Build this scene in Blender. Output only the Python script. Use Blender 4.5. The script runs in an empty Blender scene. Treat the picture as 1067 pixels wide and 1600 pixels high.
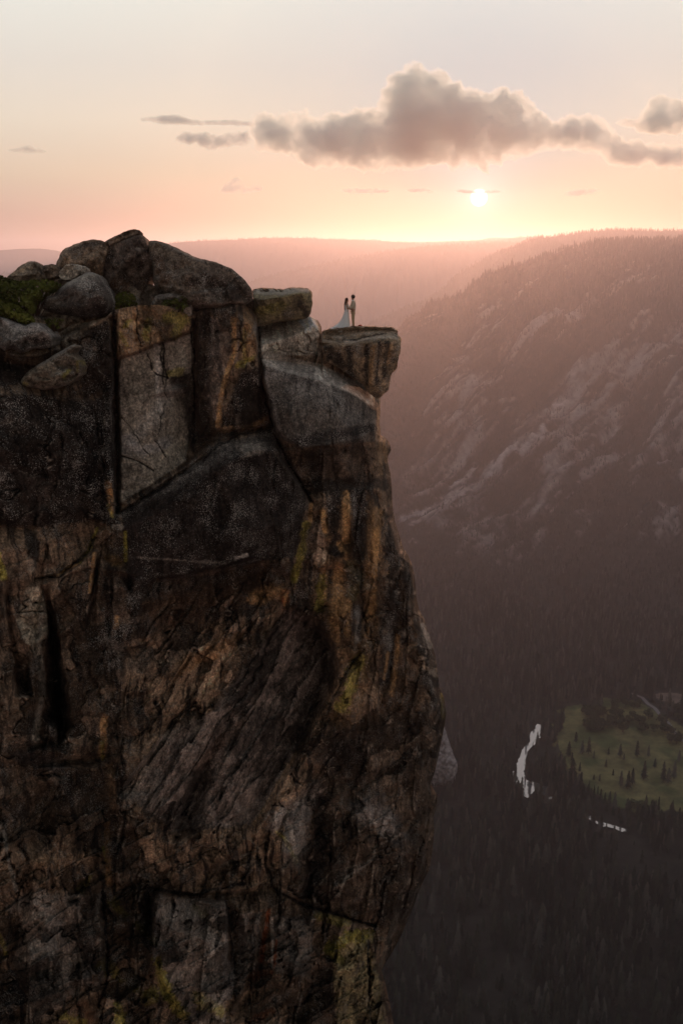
import bpy, math, random
import numpy as np
from mathutils import Vector
from mathutils.geometry import delaunay_2d_cdt

S = bpy.context.scene
COL = S.collection
rad = math.radians

# ------------------------------------------------------------ camera
FPX, CX, CY, HOR = 1555.0, 533.5, 800.0, 395.0      # focal length and centre in photograph pixels
PITCH = math.atan((CY - HOR) / FPX)
cam_d = bpy.data.cameras.new('camera')
cam = bpy.data.objects.new('camera', cam_d); COL.objects.link(cam)
cam.location = (0, 0, 0)
cam.rotation_euler = (math.pi / 2 - PITCH, 0, 0)
cam_d.sensor_fit = 'VERTICAL'
cam_d.sensor_height = 36.0
cam_d.lens = 36.0 * FPX / 1600.0
cam_d.clip_start = 0.5
cam_d.clip_end = 90000
S.camera = cam

def ray(px, py):
    px = np.asarray(px, float); py = np.asarray(py, float)
    a, b = px - CX, CY - py
    return np.stack([a, FPX * math.cos(PITCH) + b * math.sin(PITCH), -FPX * math.sin(PITCH) + b * math.cos(PITCH)], -1)

def at(px, py, Y):
    """the point seen at that pixel whose distance forward (along y) is Y metres"""
    r = ray(px, py)
    return r * (np.asarray(Y, float) / r[..., 1])[..., None]

def at_z(px, py, z):
    r = ray(px, py)
    return r * (z / r[..., 2])[..., None]

# ------------------------------------------------------------ light: sky, sun, exposure
sd = ray(748, 309); sd = sd / np.linalg.norm(sd)
SUN_EL = math.asin(sd[2]); SUN_AZ = math.atan2(sd[0], sd[1])
sun_d = bpy.data.lights.new('sun', 'SUN'); sun = bpy.data.objects.new('sun', sun_d); COL.objects.link(sun)
sun_d.energy = 2.55
sun_d.angle = rad(0.6)
sun_d.color = (1.0, 0.475, 0.28)
sun.rotation_euler = Vector(sd).to_track_quat('Z', 'Y').to_euler()

W = bpy.data.worlds.new('World'); S.world = W; W.use_nodes = True
nt = W.node_tree; nt.nodes.clear()
def N(tree, t, **kw):
    n = tree.nodes.new(t)
    for k, v in kw.items():
        if isinstance(k, str) and k.startswith('i_'):
            n.inputs[k[2:].replace('_', ' ')].default_value = v
        else: setattr(n, k, v)
    return n
def ramp(tree, stops, interp='LINEAR'):
    r = tree.nodes.new('ShaderNodeValToRGB'); cr = r.color_ramp; cr.interpolation = interp
    while len(cr.elements) > 1: cr.elements.remove(cr.elements[-1])
    cr.elements[0].position = stops[0][0]; c = stops[0][1]; cr.elements[0].color = (*c, 1) if len(c) == 3 else c
    for p, c in stops[1:]:
        e = cr.elements.new(p); e.color = (*c, 1) if len(c) == 3 else c
    return r
def math_n(tree, op, a=None, b=None, c=None, clamp=False):
    n = tree.nodes.new('ShaderNodeMath'); n.operation = op; n.use_clamp = clamp
    for i, v in enumerate((a, b, c)):
        if v is None: continue
        if hasattr(v, 'links'): tree.links.new(v, n.inputs[i])
        else: n.inputs[i].default_value = v
    return n.outputs[0]
def mixc(tree, fac, a, b, mode='MIX'):
    n = tree.nodes.new('ShaderNodeMix'); n.data_type = 'RGBA'; n.blend_type = mode
    for i, v in ((0, fac), (6, a), (7, b)):
        if hasattr(v, 'links'): tree.links.new(v, n.inputs[i])
        else: n.inputs[i].default_value = v if i == 0 else ((*v, 1) if len(v) == 3 else v)
    return n.outputs[2]
g = nt.nodes.new('ShaderNodeNewGeometry') if False else nt.nodes.new('ShaderNodeTexCoord')
sep = nt.nodes.new('ShaderNodeSeparateXYZ'); nt.links.new(g.outputs['Generated'], sep.inputs[0])
elev = math_n(nt, 'ARCSINE', sep.outputs['Z'])                                    # radians
dotn = nt.nodes.new('ShaderNodeVectorMath'); dotn.operation = 'DOT_PRODUCT'
nt.links.new(g.outputs['Generated'], dotn.inputs[0]); dotn.inputs[1].default_value = tuple(sd)
ang = math_n(nt, 'ARCCOSINE', math_n(nt, 'MINIMUM', dotn.outputs['Value'], 0.9999999))  # radians from the sun
e01 = math_n(nt, 'MULTIPLY_ADD', elev, 1 / rad(90), 0.0, clamp=True)
SKY = ramp(nt, [(0.0, (0.42, 0.27, 0.26)), (0.02, (0.46, 0.29, 0.27)), (0.045, (0.70, 0.54, 0.41)), (0.075, (0.82, 0.71, 0.58)),
                (0.105, (0.80, 0.74, 0.66)), (0.15, (0.90, 0.90, 0.82)), (0.23, (0.50, 0.50, 0.50)), (0.36, (0.42, 0.42, 0.42)), (1.0, (0.66, 0.72, 0.80))])
nt.links.new(e01, SKY.inputs[0])
# away from the sun the dusk sky is dimmer and cooler
azn = ramp(nt, [(0.0, (0.14, 0.42, 0.80)), (0.03, (0.46, 0.62, 0.78)), (0.055, (0.76, 0.82, 0.88)), (0.09, (0.98, 0.98, 0.97)), (0.14, (1.04, 1.04, 1.03)), (0.20, (1.04, 1.04, 1.02)), (0.32, (0.66, 0.65, 0.67)), (0.5, (0.50, 0.50, 0.52)), (1.0, (0.60, 0.585, 0.575))])
nt.links.new(math_n(nt, 'MULTIPLY', ang, 1 / math.pi), azn.inputs[0])
skyc = mixc(nt, 1.0, SKY.outputs[0], azn.outputs[0], 'MULTIPLY')
# glow round the sun
def gauss(width, amp):
    q = math_n(nt, 'MULTIPLY', ang, 1 / width)
    return math_n(nt, 'MULTIPLY', math_n(nt, 'EXPONENT', math_n(nt, 'MULTIPLY', q, -1.0)), amp)
def addglow(base, val, col):
    n = nt.nodes.new('ShaderNodeVectorMath'); n.operation = 'SCALE'; n.inputs[0].default_value = col
    nt.links.new(val, n.inputs['Scale'])
    a = nt.nodes.new('ShaderNodeVectorMath'); a.operation = 'ADD'
    nt.links.new(base, a.inputs[0]); nt.links.new(n.outputs[0], a.inputs[1]); return a.outputs[0]
skyc = addglow(skyc, gauss(rad(5.0), 0.30), (0.04, 0.28, 0.45))
skyc = addglow(skyc, gauss(rad(1.0), 0.5), (1.0, 0.92, 0.80))
disc = math_n(nt, 'MULTIPLY', math_n(nt, 'SUBTRACT', rad(0.48), ang), 1 / rad(0.16), clamp=True)
skyc = addglow(skyc, math_n(nt, 'MULTIPLY', disc, 3.0), (1.0, 0.95, 0.86))
nis = nt.nodes.new('ShaderNodeTexSky'); nis.sky_type = 'NISHITA'; nis.sun_disc = False
nis.sun_elevation = SUN_EL; nis.sun_rotation = SUN_AZ; nis.altitude = 2200; nis.dust_density = 2.0
bg1 = nt.nodes.new('ShaderNodeBackground'); nt.links.new(nis.outputs[0], bg1.inputs[0]); bg1.inputs[1].default_value = 0.02
bg2 = nt.nodes.new('ShaderNodeBackground'); nt.links.new(skyc, bg2.inputs[0]); bg2.inputs[1].default_value = 0.86
add = nt.nodes.new('ShaderNodeAddShader'); nt.links.new(bg1.outputs[0], add.inputs[0]); nt.links.new(bg2.outputs[0], add.inputs[1])
wo = nt.nodes.new('ShaderNodeOutputWorld'); nt.links.new(add.outputs[0], wo.inputs[0])

S.view_settings.view_transform = 'Standard'; S.view_settings.look = 'None'
S.view_settings.exposure = 0.0; S.view_settings.gamma = 1.0; S.view_settings.use_curve_mapping = False
S.render.engine = 'CYCLES'
cy = S.cycles
cy.max_bounces = 6; cy.diffuse_bounces = 3; cy.glossy_bounces = 2; cy.transmission_bounces = 2
cy.volume_bounces = 4; cy.transparent_max_bounces = 6
cy.use_denoising = True
cy.sample_clamp_indirect = 4.0

# ------------------------------------------------------------ helpers
def hash3(ix, iy, iz, seed):
    h = (ix * 374761393 + iy * 668265263 + iz * 2147483647 * 3 + seed * 974634777) & 0xffffffff
    h = ((h ^ (h >> 13)) * 1274126177) & 0xffffffff
    h = ((h ^ (h >> 16)) * 2246822519) & 0xffffffff
    return h ^ (h >> 15)
GR = np.array([[1,1,0],[-1,1,0],[1,-1,0],[-1,-1,0],[1,0,1],[-1,0,1],[1,0,-1],[-1,0,-1],[0,1,1],[0,-1,1],[0,1,-1],[0,-1,-1]], float)
def perlin(p, seed=0):
    p = np.asarray(p, float); i = np.floor(p).astype(np.int64); f = p - i
    u = f * f * f * (f * (f * 6 - 15) + 10); r = 0
    for dx in (0, 1):
        wx = u[..., 0] if dx else 1 - u[..., 0]
        for dy in (0, 1):
            wy = u[..., 1] if dy else 1 - u[..., 1]
            for dz in (0, 1):
                wz = u[..., 2] if dz else 1 - u[..., 2]
                gi = hash3(i[..., 0] + dx, i[..., 1] + dy, i[..., 2] + dz, seed) % 12
                gr = GR[gi]
                r = r + wx * wy * wz * (gr[..., 0] * (f[..., 0] - dx) + gr[..., 1] * (f[..., 1] - dy) + gr[..., 2] * (f[..., 2] - dz))
    return r
def fbm(p, octv=4, seed=0, gain=0.5, lac=2.03):
    p = np.asarray(p, float); a, s = 1.0, 0
    for o in range(octv):
        s = s + a * perlin(p, seed + o * 17); p = p * lac; a *= gain
    return s
def ridged(p, octv=4, seed=0, gain=0.5):
    p = np.asarray(p, float); a, s = 1.0, 0
    for o in range(octv):
        s = s + a * (1 - 2 * np.abs(perlin(p, seed + o * 17))); p = p * 2.1; a *= gain
    return s
def cells(p, seed=0):
    """2D cell noise: distance to nearest, second nearest, id of nearest, offset to nearest"""
    p = np.asarray(p, float); i = np.floor(p).astype(np.int64)
    d1 = np.full(p.shape[:-1], 9.0); d2 = d1.copy(); idn = np.zeros(p.shape[:-1], np.int64)
    ox = np.zeros(p.shape[:-1]); oy = ox.copy()
    for dx in (-1, 0, 1):
        for dy in (-1, 0, 1):
            cx, cyy = i[..., 0] + dx, i[..., 1] + dy
            h = hash3(cx, cyy, cx * 0, seed); h2 = hash3(cx, cyy, cx * 0 + 1, seed)
            fx = cx + (h % 1000) / 1000.0; fy = cyy + (h2 % 1000) / 1000.0
            ax, ay = p[..., 0] - fx, p[..., 1] - fy
            d = np.hypot(ax, ay)
            m = d < d1
            d2 = np.where(m, d1, np.minimum(d2, d)); 
            idn = np.where(m, h ^ h2, idn); ox = np.where(m, ax, ox); oy = np.where(m, ay, oy)
            d1 = np.where(m, d, d1)
    return d1, d2, idn, ox, oy
def sstep(a, b, x):
    t = np.clip((x - a) / (b - a), 0, 1); return t * t * (3 - 2 * t)

def tag(o, label=None, cat=None, group=None, kind=None):
    if label: o['label'] = label
    if cat: o['category'] = cat
    if group: o['group'] = group
    if kind: o['kind'] = kind
    return o
def link(name, me, parent=None, mats=()):
    o = bpy.data.objects.new(name, me); COL.objects.link(o)
    for m in mats: me.materials.append(m)
    if parent is not None: o.parent = parent
    return o
def mesh_np(name, V, F, smooth=True):
    """V (n,3); F list of index arrays of the same arity or an (m,k) array"""
    me = bpy.data.meshes.new(name)
    V = np.asarray(V, np.float32); F = np.asarray(F, np.int32)
    k = F.shape[1]
    me.vertices.add(len(V)); me.vertices.foreach_set('co', V.ravel())
    me.loops.add(F.size); me.loops.foreach_set('vertex_index', F.ravel())
    me.polygons.add(len(F)); me.polygons.foreach_set('loop_start', np.arange(0, F.size, k, dtype=np.int32))
    me.polygons.foreach_set('loop_total', np.full(len(F), k, np.int32))
    me.polygons.foreach_set('use_smooth', np.full(len(F), smooth, bool))
    me.update(calc_edges=True); me.validate()
    return me
def vcol(me, name, C):
    a = me.color_attributes.new(name, 'FLOAT_COLOR', 'POINT')
    c = np.ones((len(C), 4), np.float32); c[:, :C.shape[1]] = C
    a.data.foreach_set('color', c.ravel())
def vflt(me, name, v):
    a = me.attributes.new(name, 'FLOAT', 'POINT'); a.data.foreach_set('value', np.asarray(v, np.float32))
def grid_faces(nr, nc):
    i = np.arange(nr * nc).reshape(nr, nc)
    return np.stack([i[:-1, :-1], i[1:, :-1], i[1:, 1:], i[:-1, 1:]], -1).reshape(-1, 4)

def new_mat(name, rough=0.9, spec=0.2):
    m = bpy.data.materials.new(name); m.use_nodes = True
    t = m.node_tree; b = t.nodes['Principled BSDF']
    b.inputs['Roughness'].default_value = rough
    b.inputs['Specular IOR Level'].default_value = spec
    return m, t, b
def plain(name, col, rough=0.8, spec=0.3, var=0.12, scale=8.0):
    m, t, b = new_mat(name, rough, spec)
    tc = N(t, 'ShaderNodeTexCoord'); n = N(t, 'ShaderNodeTexNoise'); n.inputs['Scale'].default_value = scale
    t.links.new(tc.outputs['Object'], n.inputs['Vector'])
    c = mixc(t, n.outputs['Fac'], tuple(x * (1 - var) for x in col), tuple(min(1, x * (1 + var)) for x in col))
    t.links.new(c, b.inputs['Base Color']); return m

# rock: albedo from the 'Col' attribute painted below (lichen, stain, fresh stone, some painted light and shade) and finer grain here
def rock_mat(name):
    m, t, b = new_mat(name, 0.92, 0.12)
    a = N(t, 'ShaderNodeAttribute', attribute_name='Col')
    tc = N(t, 'ShaderNodeTexCoord')
    n1 = N(t, 'ShaderNodeTexNoise'); n1.inputs['Scale'].default_value = 9.0; n1.inputs['Detail'].default_value = 8; n1.inputs['Roughness'].default_value = 0.72
    t.links.new(tc.outputs['Object'], n1.inputs['Vector'])
    r1 = ramp(t, [(0.34, (0.38, 0.37, 0.36)), (0.5, (0.95, 0.95, 0.95)), (0.66, (1.95, 1.88, 1.8))]); t.links.new(n1.outputs['Fac'], r1.inputs[0])
    c = mixc(t, 1.0, a.outputs['Color'], r1.outputs[0], 'MULTIPLY')
    n5 = N(t, 'ShaderNodeTexNoise'); n5.inputs['Scale'].default_value = 2.7; n5.inputs['Detail'].default_value = 9; n5.inputs['Roughness'].default_value = 0.68; n5.inputs['Distortion'].default_value = 0.6
    t.links.new(tc.outputs['Object'], n5.inputs['Vector'])
    r5 = ramp(t, [(0.36, (0.48, 0.47, 0.47)), (0.47, (1, 1, 1)), (0.55, (1.0, 1.0, 1.0)), (0.66, (1.6, 1.56, 1.5))]); t.links.new(n5.outputs['Fac'], r5.inputs[0])
    c = mixc(t, 1.0, c, r5.outputs[0], 'MULTIPLY')
    # scattered pale lichen flecks, strength in 'fleck'
    fl = N(t, 'ShaderNodeAttribute', attribute_name='fleck')
    v = N(t, 'ShaderNodeTexNoise'); v.inputs['Scale'].default_value = 17.0; v.inputs['Detail'].default_value = 6; v.inputs['Roughness'].default_value = 0.6
    t.links.new(tc.outputs['Object'], v.inputs['Vector'])
    v2 = N(t, 'ShaderNodeTexNoise'); v2.inputs['Scale'].default_value = 0.9; v2.inputs['Detail'].default_value = 6
    t.links.new(tc.outputs['Object'], v2.inputs['Vector'])
    k = math_n(t, 'ADD', v.outputs['Fac'], math_n(t, 'MULTIPLY', math_n(t, 'SUBTRACT', v2.outputs['Fac'], 0.5), 0.55))
    k = math_n(t, 'MULTIPLY', math_n(t, 'SUBTRACT', k, 0.585), 16.0, clamp=True)
    k = math_n(t, 'MULTIPLY', k, fl.outputs['Fac'])
    c = mixc(t, k, c, (0.42, 0.38, 0.33))
    t.links.new(c, b.inputs['Base Color'])
    bn = N(t, 'ShaderNodeTexNoise'); bn.inputs['Scale'].default_value = 5.0; bn.inputs['Detail'].default_value = 9; bn.inputs['Roughness'].default_value = 0.7
    t.links.new(tc.outputs['Object'], bn.inputs['Vector'])
    bp = N(t, 'ShaderNodeBump'); bp.inputs['Strength'].default_value = 0.8; bp.inputs['Distance'].default_value = 0.035
    t.links.new(bn.outputs['Fac'], bp.inputs['Height']); t.links.new(bp.outputs['Normal'], b.inputs['Normal'])
    return m
ROCK = rock_mat('granite')

class Relief:
    """Facets through control points (px, py, r): r = metres the rock stands out towards the valley."""
    def __init__(self, lines):
        pts, edges, R, seen = [], [], [], {}
        for ln in lines:
            prev = None
            for (x, y, r) in ln:
                k = (round(x, 1), round(y, 1))
                if k not in seen:
                    seen[k] = len(pts); pts.append(Vector((x, y))); R.append(r)
                i = seen[k]
                if prev is not None and prev != i: edges.append((prev, i))
                prev = i
        v, e, f, ov, oe, of = delaunay_2d_cdt(pts, edges, [], 0, 0.01)
        self.V = np.array([(p.x, p.y) for p in v])
        rr = np.zeros(len(v))
        for i, o in enumerate(ov):
            if len(o): rr[i] = R[o[0]]
        # crossings of constraint lines get the value of their nearest control points
        P = np.array([(p.x, p.y) for p in pts]); Rn = np.array(R)
        for i, o in enumerate(ov):
            if not len(o):
                d = np.hypot(P[:, 0] - self.V[i, 0], P[:, 1] - self.V[i, 1]); j = np.argsort(d)[:3]
                w = 1 / (d[j] + 1e-3); rr[i] = (w * Rn[j]).sum() / w.sum()
        self.R = rr; self.F = [t for t in f if len(t) == 3]
    def __call__(self, X, Y, default=0.0):
        out = np.full(X.shape, np.nan)
        for t in self.F:
            a, b, c = self.V[list(t)]
            den = (b[1] - c[1]) * (a[0] - c[0]) + (c[0] - b[0]) * (a[1] - c[1])
            if abs(den) < 1e-9: continue
            m = (X >= min(a[0], b[0], c[0]) - .01) & (X <= max(a[0], b[0], c[0]) + .01) & (Y >= min(a[1], b[1], c[1]) - .01) & (Y <= max(a[1], b[1], c[1]) + .01)
            if not m.any(): continue
            x, y = X[m], Y[m]
            l1 = ((b[1] - c[1]) * (x - c[0]) + (c[0] - b[0]) * (y - c[1])) / den
            l2 = ((c[1] - a[1]) * (x - c[0]) + (a[0] - c[0]) * (y - c[1])) / den
            l3 = 1 - l1 - l2
            ins = (l1 > -1e-4) & (l2 > -1e-4) & (l3 > -1e-4)
            r = l1 * self.R[t[0]] + l2 * self.R[t[1]] + l3 * self.R[t[2]]
            o = out[m]; o[ins] = r[ins]; out[m] = o
        bad = np.isnan(out)
        if bad.any() and default is None:
            xb, yb = X[bad], Y[bad]; d = (xb[:, None] - self.V[None, :, 0]) ** 2 + (yb[:, None] - self.V[None, :, 1]) ** 2
            out[bad] = self.R[d.argmin(1)]; return out
        return np.where(bad, default, out)

def blur_grid(A, n):
    for _ in range(n):
        P = np.pad(A, 1, mode='edge')
        A = (P[:-2, 1:-1] + P[2:, 1:-1] + P[1:-1, :-2] + P[1:-1, 2:] + 4 * A) / 8
    return A

def seg_dist(X, Y, pts):
    """distance to a polyline, in pixels"""
    d = np.full(X.shape, 1e9)
    for (x0, y0), (x1, y1) in zip(pts[:-1], pts[1:]):
        dx, dy = x1 - x0, y1 - y0; L = dx * dx + dy * dy + 1e-9
        t = np.clip(((X - x0) * dx + (Y - y0) * dy) / L, 0, 1)
        d = np.minimum(d, np.hypot(X - x0 - t * dx, Y - y0 - t * dy))
    return d
def in_poly(X, Y, poly):
    ins = np.zeros(np.shape(X), bool); n = len(poly)
    for i in range(n):
        x0, y0 = poly[i]; x1, y1 = poly[(i + 1) % n]
        c = (y0 > Y) != (y1 > Y)
        with np.errstate(divide='ignore', invalid='ignore'):
            xx = (x1 - x0) * (Y - y0) / (y1 - y0 + 1e-12) + x0
        ins ^= c & (X < xx)
    return ins

# stone colours (albedo)
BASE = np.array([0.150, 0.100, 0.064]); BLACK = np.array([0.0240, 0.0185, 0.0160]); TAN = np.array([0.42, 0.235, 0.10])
GREY = np.array([0.38, 0.33, 0.27]); YEL = np.array([0.27, 0.225, 0.04]); RED = np.array([0.22, 0.06, 0.02]); PALE = np.array([0.60, 0.54, 0.46])
BROWN = np.array([0.21, 0.13, 0.072]); DARK = np.array([0.048, 0.034, 0.025])
PAL = dict(k=BLACK, t=TAN, g=GREY, y=YEL, r=RED, p=PALE, b=BROWN, d=DARK)

# ============================================================ the valley
FLOOR_Z = -1000.0
def veg_mat(name, lo, hi, rough=0.95):
    m, t, b = new_mat(name, rough, 0.1)
    a = N(t, 'ShaderNodeAttribute', attribute_name='Col')
    tc = N(t, 'ShaderNodeTexCoord'); n = N(t, 'ShaderNodeTexNoise'); n.inputs['Scale'].default_value = 0.05; n.inputs['Detail'].default_value = 9; n.inputs['Roughness'].default_value = 0.7
    t.links.new(tc.outputs['Object'], n.inputs['Vector'])
    r = ramp(t, [(0.3, (lo,) * 3), (0.7, (hi,) * 3)]); t.links.new(n.outputs['Fac'], r.inputs[0])
    t.links.new(mixc(t, 1.0, a.outputs['Color'], r.outputs[0], 'MULTIPLY'), b.inputs['Base Color'])
    return m
TERR = veg_mat('mountain_ground', 0.55, 1.5)
SOIL = np.array([0.045, 0.038, 0.032]); DUFF = np.array([0.028, 0.026, 0.021]); TALUS = np.array([0.36, 0.325, 0.325])

RIVER = [(846,1133),(838,1131),(836,1138),(829,1143),(826,1150),(827,1160),(820,1166),(815,1172),(811,1184),(806,1196),(801,1206),(801,1217),(806,1228),(813,1231),(819,1243),(823,1248),(828,1243),(835,1236),(848,1240),(853,1246),(860,1249),(862,1240),(857,1232),(846,1226),(834,1222),(826,1221),(820,1215),(818,1205),(821,1194),(822,1185),(824,1174),(831,1166),(838,1161),(844,1152),(849,1141)]
RIVER2 = [(905,1262),(918,1273),(926,1279),(934,1284),(947,1286),(962,1291),(979,1295),(983,1299),(972,1299),(955,1294),(940,1290),(925,1284),(913,1276),(902,1265)]
MEADOW = [(868,1145),(880,1120),(893,1108),(915,1100),(960,1096),(1000,1098),(1040,1120),(1075,1140),(1120,1160),(1200,1200),(1200,1290),(1110,1276),(1067,1272),(1030,1272),(990,1268),(960,1258),(935,1244),(918,1228),(905,1216),(890,1205),(876,1190),(872,1165)]
ROAD = [(985,1083),(1003,1090),(1012,1100),(1022,1106),(1030,1116),(1042,1128),(1053,1143),(1070,1160),(1110,1185)]
CLEAR = [(1012,1085),(1040,1082),(1075,1084),(1100,1100),(1075,1105),(1040,1098)]

def in_view(P, m=70, x0=430):
    """rough test that a world point could be seen in the picture, with a margin"""
    x, y, z = P[..., 0], P[..., 1], P[..., 2]
    f = y * math.cos(PITCH) - z * math.sin(PITCH); u = y * math.sin(PITCH) + z * math.cos(PITCH)
    px = CX + FPX * x / f; py = CY - FPX * u / f
    return px, py, (px > x0) & (px < 1067 + m) & (py > -50) & (py < 1600 + m) & (f > 0)

# valley floor: one sheet, finer where the picture looks at it
gx = np.concatenate([np.linspace(-22000, -400, 26), np.linspace(-300, 1900, 420), np.linspace(2000, 22000, 26)])
gy = np.concatenate([np.linspace(-700, 1000, 12), np.linspace(1020, 3300, 460), np.linspace(3400, 24500, 40)])
X, Y = np.meshgrid(gx, gy)
Z = np.full(X.shape, FLOOR_Z)
PX, PY, _ = in_view(np.stack([X, Y, Z], -1))
P3 = np.stack([X / 60, Y / 60, X * 0], -1)
wob = fbm(P3, 4, 5) * 20
md = in_poly(PX + wob, PY + wob * 0.5, MEADOW)
cl = in_poly(PX, PY, CLEAR)
col = DUFF[None, None] * (1 + 0.5 * fbm(P3 * 2, 3, 9))[..., None]
mg = np.array([0.145, 0.130, 0.056]) * (1 + 0.45 * fbm(P3 * 1.3, 4, 11))[..., None]
mg2 = np.array([0.075, 0.088, 0.034])
k = sstep(-0.1, 0.35, fbm(P3 * 0.7, 3, 31))[..., None]
mg = mg * (1 - k) + mg2 * k
col = np.where(md[..., None], mg, col); col = np.where(cl[..., None], np.array([0.16, 0.115, 0.09]), col)
Z = Z + np.where(md | cl, 0, 1.5 * fbm(P3 * 2, 3, 21)) - 0.5
for poly in (RIVER, RIVER2):
    ins = in_poly(PX, PY, [(CX + (x - CX) , y) for x, y in poly])
    Z = np.where(ins, FLOOR_Z - 3, Z)
me = mesh_np('valley_floor', np.stack([X, Y, Z], -1).reshape(-1, 3), grid_faces(*X.shape))
vcol(me, 'Col', col.reshape(-1, 3).clip(0.005, 1))
tag(link('valley_floor', me, mats=[TERR]), kind='structure')

# river water: sheets just above the floor
m, t, b = new_mat('river_water', 0.06, 0.5)
b.inputs['Base Color'].default_value = (0.62, 0.57, 0.54, 1); b.inputs['Metallic'].default_value = 0.85
tc = N(t, 'ShaderNodeTexCoord'); n = N(t, 'ShaderNodeTexNoise'); n.inputs['Scale'].default_value = 0.25; n.inputs['Detail'].default_value = 5
t.links.new(tc.outputs['Object'], n.inputs['Vector']); bp = N(t, 'ShaderNodeBump'); bp.inputs['Strength'].default_value = 0.2; bp.inputs['Distance'].default_value = 0.4
t.links.new(n.outputs['Fac'], bp.inputs['Height']); t.links.new(bp.outputs['Normal'], b.inputs['Normal'])
WATER = m
def sheet(name, poly, z, mat, step=4.0):
    W_ = at_z([p[0] for p in poly], [p[1] for p in poly], z)
    vs = [Vector((p[0], p[1])) for p in W_]
    n_ = len(vs); v, e, f, *_ = delaunay_2d_cdt(vs, [(i, (i + 1) % n_) for i in range(n_)], [], 1, 0.01)
    me = bpy.data.meshes.new(name); me.from_pydata([(p.x, p.y, z) for p in v], [], f)
    return link(name, me, mats=[mat])
rnd = random.Random(4)
def rough_poly(poly, n=4, amp=1.2):
    out = []
    for i in range(len(poly)):
        (x0, y0), (x1, y1) = poly[i], poly[(i + 1) % len(poly)]
        for k in range(n):
            t_ = k / n; out.append((x0 + (x1 - x0) * t_ + rnd.uniform(-amp, amp), y0 + (y1 - y0) * t_ + rnd.uniform(-amp, amp) * .6))
    return out
tag(sheet('river', rough_poly(RIVER), FLOOR_Z + 1.2, WATER), kind='structure')
tag(sheet('river_bend', rough_poly(RIVER2), FLOOR_Z + 1.2, WATER), kind='structure')
# road on the valley floor
ASPH = plain('pale_asphalt', (0.20, 0.185, 0.19), 0.9, 0.2)
rw = at_z([p[0] for p in ROAD], [p[1] for p in ROAD], FLOOR_Z + 0.8)
Vv, Ff = [], []
for i in range(len(rw)):
    d = rw[min(i + 1, len(rw) - 1)] - rw[max(i - 1, 0)]; d = d / np.linalg.norm(d); nrm = np.array([-d[1], d[0], 0]) * 4.5
    Vv += [rw[i] - nrm, rw[i] + nrm]
    if i: Ff.append([2 * i - 2, 2 * i - 1, 2 * i + 1, 2 * i])
tag(link('road', mesh_np('road', Vv, Ff), mats=[ASPH]), kind='structure')

# ---------------------------------------------------------- mountains
def spline(ctrl, n):
    C = np.array(ctrl, float); t_ = np.linspace(0, len(C) - 1, n); i = np.clip(t_.astype(int), 0, len(C) - 2); f = (t_ - i)[:, None]
    p0 = C[np.clip(i - 1, 0, len(C) - 1)]; p1 = C[i]; p2 = C[i + 1]; p3 = C[np.clip(i + 2, 0, len(C) - 1)]
    return 0.5 * ((2 * p1) + (-p0 + p2) * f + (2 * p0 - 5 * p1 + 4 * p2 - p3) * f ** 2 + (-p0 + 3 * p1 - 3 * p2 + p3) * f ** 3)

def mountain(name, crest, run, nu, nv, rough, seed, toe_z=FLOOR_Z - 8, lin=False):
    """crest = (px, py, distance) from left to right; the slope falls from it along `run` (dx, dy for 1000 m of fall)"""
    C = spline(crest, nu); P0 = at(C[:, 0], C[:, 1], C[:, 2])
    H = P0[:, 2] - toe_z
    v = np.linspace(0, 1, nv); back = np.linspace(-0.5, 0, 14)[:-1]; vv = np.concatenate([back, v])
    U, Vg = np.meshgrid(np.arange(nu), vv)
    D = np.array([run[0], run[1]]) / 1000.0
    h = H[U]; a = np.abs(Vg)
    prof = a ** 1.0
    # steeper in the middle, gentle toe, rounded crest
    fall = np.where(Vg >= 0, (a - 0.06 * np.sin(a * math.pi * 2)) , a * 0.9)
    Xw = P0[U, 0] + np.where(Vg >= 0, 1, -1) * D[0] * h * a; Yw = P0[U, 1] + np.where(Vg >= 0, 1, -1) * D[1] * h * a
    Zw = P0[U, 2] - h * fall
    dist_u = np.concatenate([[0], np.cumsum(np.hypot(*np.diff(P0[:, :2], axis=0).T))])[U] / 1000.0
    dn = Vg * h / 1000.0
    q = np.stack([dist_u * 4.2 + fbm(np.stack([dist_u * 2, dn * 2, dn * 0], -1), 3, seed + 3) * 0.5, dn * 1.3, dn * 0], -1)
    gul = ridged(q, 5, seed) - 1.0
    amp = rough * np.clip(a * 4, 0.10, 1) * np.clip((1 - a) * 5, 0, 1)
    Zw = Zw + gul * amp + fbm(np.stack([Xw, Yw, Zw * 0], -1) / 300, 5, seed + 5) * amp * 0.6
    return np.stack([Xw, Yw, Zw], -1), dist_u, dn, Vg, gul

HILL = [(360,740,3100),(480,640,3350),(570,575,3600),(620,535,3750),(680,500,3950),(731,474,4100),(762,455,4180),(799,436,4250),(826,413,4350),(877,393,4450),(936,379,4500),(991,377,4480),(1067,375,4400),(1180,378,4250),(1320,388,4050),(1500,400,3800),(1750,420,3600),(2100,450,3500),(2700,500,3400)]
P, du, dn, Vg, gul = mountain('mountain_slope', HILL, (-1700, -1200), 620, 420, 75, 71)
PX, PY, vis = in_view(P)
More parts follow.
